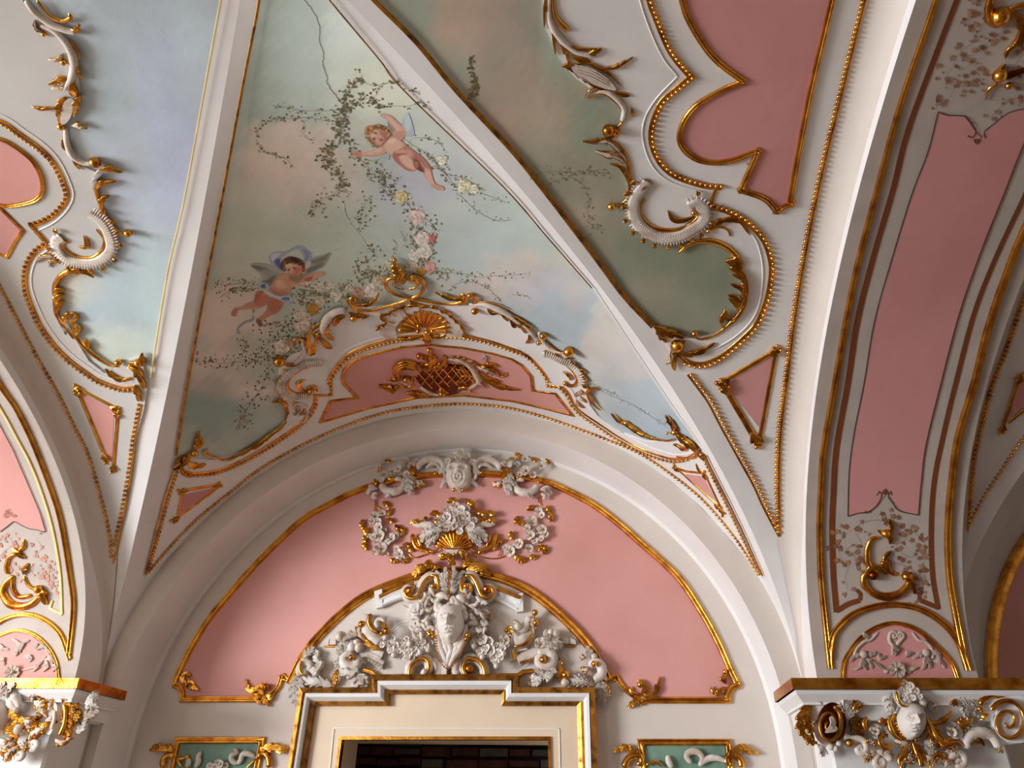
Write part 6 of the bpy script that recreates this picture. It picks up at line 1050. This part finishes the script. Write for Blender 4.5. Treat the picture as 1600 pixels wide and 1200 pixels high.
for st in (('l',r3('820 1150 760 1100 700 1080 630 1100'),7,4),('l',r3('760 1110 720 1070 640 1080'),6,3),('t',r3('700 1200 730 1140 790 1120 810 1160 780 1180'),6,4),('l',r3('1340 1150 1400 1090 1460 1090 1550 1110'),8,4),('l',r3('1400 1100 1440 1070 1490 1080'),6,3),('t',r3('1440 1200 1420 1140 1360 1120 1340 1160 1370 1180'),6,4),('t',r3('840 1180 900 1160 940 1190'),2.5,2.5)):
    (g2_.leaf if st[0]=='l' else g2_.tube)(st[1],*st[2:],**({'o':.03}))
for t in ('1000 1200 980 1160 970 1120','1120 1170 1090 1130 1110 1100 1160 1100 1190 1140 1170 1190','1170 1180 1230 1140 1290 1140 1340 1160'): g2_.tube(r3(t),3.5,3,'w',mid=5,nm='ribbon',o=.03)
# ================================================================== CAPITALS
def capital(x0,x1,name,label,catc=True):
    yf=AY+BT; g=thing(name,label,'capital',SWL,(700,1100)); g.location=((x0+x1)/2,yf-.15,3.0)
    zt=ZC; prof=[(0.0,.34),(-.075,.34),(-.075,.31),(-.10,.30),(-.15,.24),(-.165,.24),(-.165,.20),(-.26,.19),(-.26,.13),(-.27,.12),(-.27,0.05)]
    mats=[0,1,1,1,1,1,1,1,1,1]
    yb=Y1+.02
    def ring(p): return [(x0-p*.75,yb),(x0-p*.75,yf-p*.9),(x1+p*.75,yf-p*.9),(x1+p*.75,yb)]
    for mi,(a,b),nm in ((0,(0,2),'gilt_fascia'),(1,(2,11),'moulded_abacus')):
        mb=MB(); G=np.array([[(x,y,zt+dz) for x,y in ring(p)] for dz,p in prof[a:b+1]] if a==0 else [[(x,y,zt+dz) for x,y in ring(p)] for dz,p in prof[a-1:b]])
        mb.grid(G,0,flip=True)
        if a==0: mb.add([(x,y,zt) for x,y in ring(.34)],[(0,1,2,3)])
        o=mb.build(nm,M_GOLD if mi==0 else M_WH,g,False)
    mb=MB(); bbox(mb,x0-.02,x1+.02,yf-.10,yb,zt-1.3,zt-.25,0,.02); mb.build('bell_block',M_WH,g,False)
    return g
XC,NC,kc=hit(Pl(AY+BT-.31),[(1262,1059)]); ZC=XC[0,2]
rc=capital(XR,XR+TW,'carved_capital','carved corbel capital with woman\'s head and gilded scrolls under the right arch')
lc=capital(XL-TW,XL,'carved_capital','carved corbel capital at the left edge of the picture, gilded and brightly lit')
SC_=Pl(AY+BT-.12)
class Sub(Orn):
    def __init__(s,r,S,o): s.r=r; s.S=S; s.o=o
cr_=Sub(rc,SC_,.0); K=lambda t:T(1230,1050,8,t); J=lambda t:T(1400,1050,8,t)
# head
relief(cr_,SC_,(1421.5,1128),22,29,face,90,124,.10,M_FACE,'face',.15)
for t in ('0 380 -20 250 40 140 140 100','60 400 20 300 60 180 160 130','100 380 140 280 120 180','160 400 200 300 280 350','220 180 260 260 320 330','160 120 260 180 320 280','320 300 340 380 330 460','0 300 40 380 120 410 200 400'): cr_.tube(J(t),3.5,3,'w',mid=6,nm='hair_lock',o=.14)
for t in ('1360 160 1250 220 1180 280','1350 240 1260 300 1180 320','1340 320 1280 380 1180 400','1360 400 1280 460 1220 480','1330 200 1330 300 1300 400'): cr_.leaf(K(t),9,4,0,'w',nm='headdress',o=.12)
for t in ('400 400 460 460 470 400','340 360 420 420 460 380'): cr_.leaf(J(t),8,3,0,'w',nm='headdress',o=.1)
for x,y,r in ((1412,1068,6),(1422,1072,6),(1418,1080,6),(1408,1078,5),(1430,1080,6),(1426,1090,5),(1436,1088,5),(1414,1090,5)): cr_.flower((x,y),r,5,x,'w','w',o=.2)
cr_.tube(K('1370 240 1380 340 1440 420 1500 430'),2,2,'g',o=.2); cr_.beads(J('0 640 40 740 120 820 240 850 330 800 380 700'),2.6,5.5,'d',o=.12)
for q in (K('890 400 1170 390 1180 465 900 470'),J('480 395 720 390 720 460 490 462')): cr_.panel(q,.012,.01,M_DARK,'painted_slot_shade')  # flat dark panels paint the shade of the gaps under the abacus
# left volute block (its side faces the light) and right volute
def volute(c,R,turn,sg,o,m='w',asp=1.15,x=cr_,rim='g'):
    n=60; P=[]
    for i in range(n):
        t=i/(n-1); r=R*(1-.88*t); a=turn+sg*t*2*math.pi*1.9; P.append((c[0]+r*math.cos(a),c[1]+r*math.sin(a)*asp))
    vd=x.panel([(c[0]+R*1.02*math.cos(a),c[1]+R*1.02*asp*math.sin(a)) for a in np.linspace(0,6.283,30)[:-1]],o,.16,M_WH if m=='w' else M_DGOLD,'volute_disc'); x.tube(P[::2],R*.17,R*.1,'w' if m=='w' else 'd',mid=R*.15,nm='volute_band',o=o,par=vd); x.tube([(p[0],p[1]) for p in P[::2]],R*.12,R*.07,rim,nm='volute_edge',o=o+.035,par=vd)
volute((1575,1128),31,-2.6,1,.14)
volute((1295,1132),21,-1.2,1,.10,'k',1.48,rim='d'); cr_.leaf(K('470 760 560 700 560 600 530 560'),7,2,0,'w',nm='crescent',o=.16)
for t in ('260 400 180 520 170 640 220 800','300 420 250 560 280 700 330 860','180 440 220 560 300 640','170 560 250 680 330 760','200 760 280 860 380 890','160 500 160 700 240 860'): cr_.leaf(K(t),8,4,0,'g',nm='gilt_acanthus',o=.06)
for t in ('760 580 740 460 780 360 880 320','760 560 700 420 640 360','780 540 820 460 900 400 960 400','740 600 780 500 860 360'): cr_.leaf(K(t),11,4,0,'w','g' if t[0:3]=='780' else None,nm='acanthus',o=.08)
for t in ('420 380 440 330 480 300','440 360 520 310 620 310','380 330 430 370 460 380'): cr_.leaf(K(t),6,3,0,'g',nm='gilt_leaf',o=.08)
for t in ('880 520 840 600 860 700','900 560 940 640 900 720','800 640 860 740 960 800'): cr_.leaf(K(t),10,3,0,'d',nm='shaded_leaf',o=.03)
for i,(x,y,r) in enumerate(((1367,1143,11),(1487,1143,13))): cr_.flower((x,y),r,5,.4,'w','d',nm='rose',o=.1,cup=.7); cr_.flower((x,y),r*.55,5,1.,'w','d',nm='rose_heart',o=.13,cup=.8)
for t in ('1130 620 1200 620 1240 680','1360 520 1290 600 1300 700 1330 800','1300 640 1340 740 1400 820 1480 860','1180 700 1200 780 1260 800','1150 900 1230 930 1300 900'): cr_.leaf(K(t),7,3,0,'g',nm='gilt_leaf',o=.1)
for t in ('400 580 450 700 520 820 620 920','380 640 430 760 460 860 560 940','470 800 500 900 540 950','180 900 240 940 290 1040 330 1190','300 920 250 1000 300 1100','560 880 660 880 740 900','620 940 700 960 760 1000','850 640 820 700 850 560'): cr_.leaf(J(t),10,4,0,'g',nm='gilt_leaf',o=.09)
for t in ('330 900 400 1000 500 1060 600 1020','340 860 440 920 540 960','700 350 800 340 860 420 940 520 1020 650','820 420 900 540 980 600','1040 700 900 780 820 870','640 1010 700 960 660 1080'): cr_.leaf(J(t),12,5,0,'w',nm='acanthus',o=.08)
for t in ('690 340 740 300 820 290 880 340','740 340 720 390 740 420'): cr_.leaf(J(t),7,3,0,'g' if t[0]=='7' else 'w',o=.11)
for t in ('960 380 940 320','1000 400 990 330','980 460 1000 380 1060 330'): cr_.leaf(J(t),8,3,0,'w',nm='palmette',o=.09)
for t in ('1060 420 1080 350 1180 290 1300 300 1370 360','1040 500 1060 440','1060 560 1110 560 1100 590'): cr_.tube(J(t),4,4,'g',mid=6,nm='gilt_edge',o=.12)
cr_.tube(J('900 960 880 880 940 790 1060 760 1180 790 1250 880 1280 960'),6,6,'w',mid=9,nm='cartouche_scroll',o=.1); cr_.leaf(J('1100 930 1060 880 980 870 920 920'),6,2,0,'d',o=.1); cr_.leaf(J('1260 900 1290 970 1340 1010'),5,3,0,'w','g',o=.1)
cr_.scroll(K('700 800 800 840 900 840 970 880 980 960'),6,4,8,1.,1,'w',o=.08); cr_.ball(K('770 890')[0],7,'d',o=.08); cr_.scroll(K('1300 1120 1260 1060 1180 1020 1110 1060 1100 1130'),7,4,8,1.1,-1,'w',o=.1); cr_.scroll(J('680 1120 700 1050 780 1020 850 1060 850 1140'),6,4,7,1.,1,'w',o=.1)
for t in ('960 1000 1000 1060 1040 1100','1330 860 1420 880 1490 960 1420 1050','1040 960 1080 1060 1060 1000','1040 830 1030 900','1300 960 1240 1030 1330 1060'): cr_.leaf(K(t),10,4,0,'w','g',nm='acanthus',o=.09)
for t in ('20 1100 60 1150 120 1190','180 1000 160 1080 200 1160','360 1040 420 1100 400 1190','600 1190 640 1100 620 1060','480 1060 520 1110'): cr_.leaf(J(t),9,4,0,'w','g',nm='acanthus',o=.1)
for t in ('1330 520 1280 600 1290 700 1350 800 1440 860','1180 760 1150 860 1200 940 1300 960','1480 900 1460 1000 1400 1100 1420 1190','1000 560 960 640 1000 740','820 480 860 420 920 400'): cr_.tube(K(t),2,2,'g',mid=4.5,nm='gilt_strand',o=.12)
for t in ('380 560 440 680 500 800 600 900 700 980','200 860 240 960 290 1080 310 1190','420 620 520 640 640 560 700 480','560 960 660 900 760 880 840 940','760 600 820 660 900 640 960 560','440 1100 500 1040 580 1040 620 1100'): cr_.tube(J(t),2,2,'g',mid=4.5,nm='gilt_strand',o=.12)
for p in (K('540 940 560 980'),K('600 960 610 1000'),K('640 890 640 910')): cr_.ball(p[0],5,'w',o=.08)
cr_.leaf(K('380 900 430 960 450 1060'),9,3,0,'w',o=.04)
def vframe(pn,pts,nm='gold_frame'): pn.mold(pts,4.2,'g',nm=nm,o=-.0)
SPF=Pl(AY+BT-.005)
fp=Orn('gilded_pier_frame','gold moulded frame on the pier face below the right capital','moulding',SPF,(1400,1195),o=.03)
fp.mold(K('740 1500 710 1000')+K('1100 1180 1300 1260')+J('600 1500'),4.6,'g'); fp.mold(J('900 1240 1140 1080 1200 1260'),4.2,'g')
# left capital
cl=Sub(lc,SC_,.0); H_=lambda t:T(0,1040,8,t)
for t in ('60 220 40 300 0 360','160 230 120 320 60 380','220 300 180 380 220 460 250 540','140 300 140 400 180 520 240 560','-40 380 20 300 120 240'): cl.tube(H_(t),5,4,'w',mid=9,nm='hair_lock',o=.14)
for x,y,r in ((4,1072,7),(12,1078,7),(20,1072,6),(6,1086,6)): cl.flower((x,y),r,5,x,'w','w',o=.18)
relief(cl,SC_,(-8,1122),24,30,face,50,64,.10,M_FACE,'face',.15)
for t in ('420 460 440 390 500 360 560 400','440 440 500 500 560 600 600 660','460 460 520 470 580 560'): cl.leaf(H_(t),9,4,0,'w','g',nm='acanthus',o=.1)
for t in ('600 640 640 540 640 420 700 380','640 380 700 370 760 360','780 360 830 400 830 460','600 660 660 700 700 640'): cl.leaf(H_(t),8,3,0,'w','g',nm='acanthus',o=.08)
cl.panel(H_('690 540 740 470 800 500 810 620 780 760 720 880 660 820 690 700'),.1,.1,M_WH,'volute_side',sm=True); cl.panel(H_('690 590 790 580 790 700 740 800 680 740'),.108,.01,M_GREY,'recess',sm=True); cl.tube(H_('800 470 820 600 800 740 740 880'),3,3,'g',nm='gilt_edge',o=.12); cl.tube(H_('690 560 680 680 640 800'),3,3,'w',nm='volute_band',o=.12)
for t in ('860 440 870 560 850 700 820 860','900 480 900 600 870 740','1000 460 940 560 900 700','960 600 900 700 860 840','900 780 860 860 820 920','1020 540 980 640 920 740','840 450 850 600 830 760'): cl.leaf(H_(t),9,5,0,'g' if t[0] in '89' else 'd',nm='gilt_acanthus',o=.07)
for t in ('1080 480 1150 440 1230 400','1090 560 1140 500 1240 540','1040 760 1100 660 1200 590 1250 580','1100 420 1180 400 1240 390','960 860 1040 780 1060 700'): cl.leaf(H_(t),10,4,0,'w',nm='acanthus',o=.04)
for t in ('700 920 760 960 880 930','720 960 740 980','860 900 880 940'): cl.leaf(H_(t),7,3,0,'w','g',o=.08)
for t in ('120 540 180 620 240 680','160 680 200 740 180 860 240 900','60 860 120 780 160 700','260 640 300 700 340 740','500 680 460 740 440 800','640 700 560 760 480 800','420 700 440 780 400 840'): cl.leaf(H_(t),8,4,0,'g',nm='gilt_leaf',o=.1)
for t in ('640 740 540 800 420 860 360 940','40 920 100 1000 180 960 200 900','320 660 380 720 380 840','-20 1000 60 1040 160 1020','260 1020 180 1060 120 1120 60 1200','340 920 320 1000 300 1080','480 560 520 600 540 640'): cl.leaf(H_(t),11,4,0,'w','g',nm='acanthus',o=.09)
cl.scroll(H_('360 940 380 1020 430 1030'),6,4,6,1.,-1,'w',o=.09); cl.ball(H_('270 800')[0],9,'w',o=.08); cl.scroll(H_('100 1180 140 1080 220 1030 280 1080'),6,4,7,1.,1,'w',o=.09)
lf=Orn('gilded_pier_frame','gold moulded frame on the pier face below the left capital','moulding',SPF,(50,1190),o=.03)
lf.mold(H_('240 1230 600 1030 480 1400'),3.6,'g')

for o in bpy.data.objects:                                # kinds that repeat share a group
    if o.parent is None and o.get('category'):
        gname={'ceiling_painting':'frescoes on the vault webs','stucco_field':'white stucco fields of the vault','flower_garland':'garlands beside the urn','flower_swag':'blossom swags beside the carved head','gilded_corner_leaf':'corner leaves of the lunette',
         'gilded_leaf_cluster':'leaf clusters of the lunette moulding','carved_capital':'pier capitals','green_wall_panel':'green wall panels','niche_relief':'niches over the capitals','painted_arch_panel':'painted arch soffits','gilded_leaf_boss':'leaf bosses of the bead frames','gilded_pier_frame':'frames on the piers',
         'gilded_arch_border':'gold arch borders','stucco_leaf_scroll':'shoulder scrolls of the cartouche','stucco_gadroon_scroll':'ruffled shell scrolls','gilded_acanthus_sprig':'acanthus sprigs of the side webs','gilded_scroll':'gilded scrolls on the ivy fields'}.get(o.name.split('.')[0])
        if gname: o['group']=gname
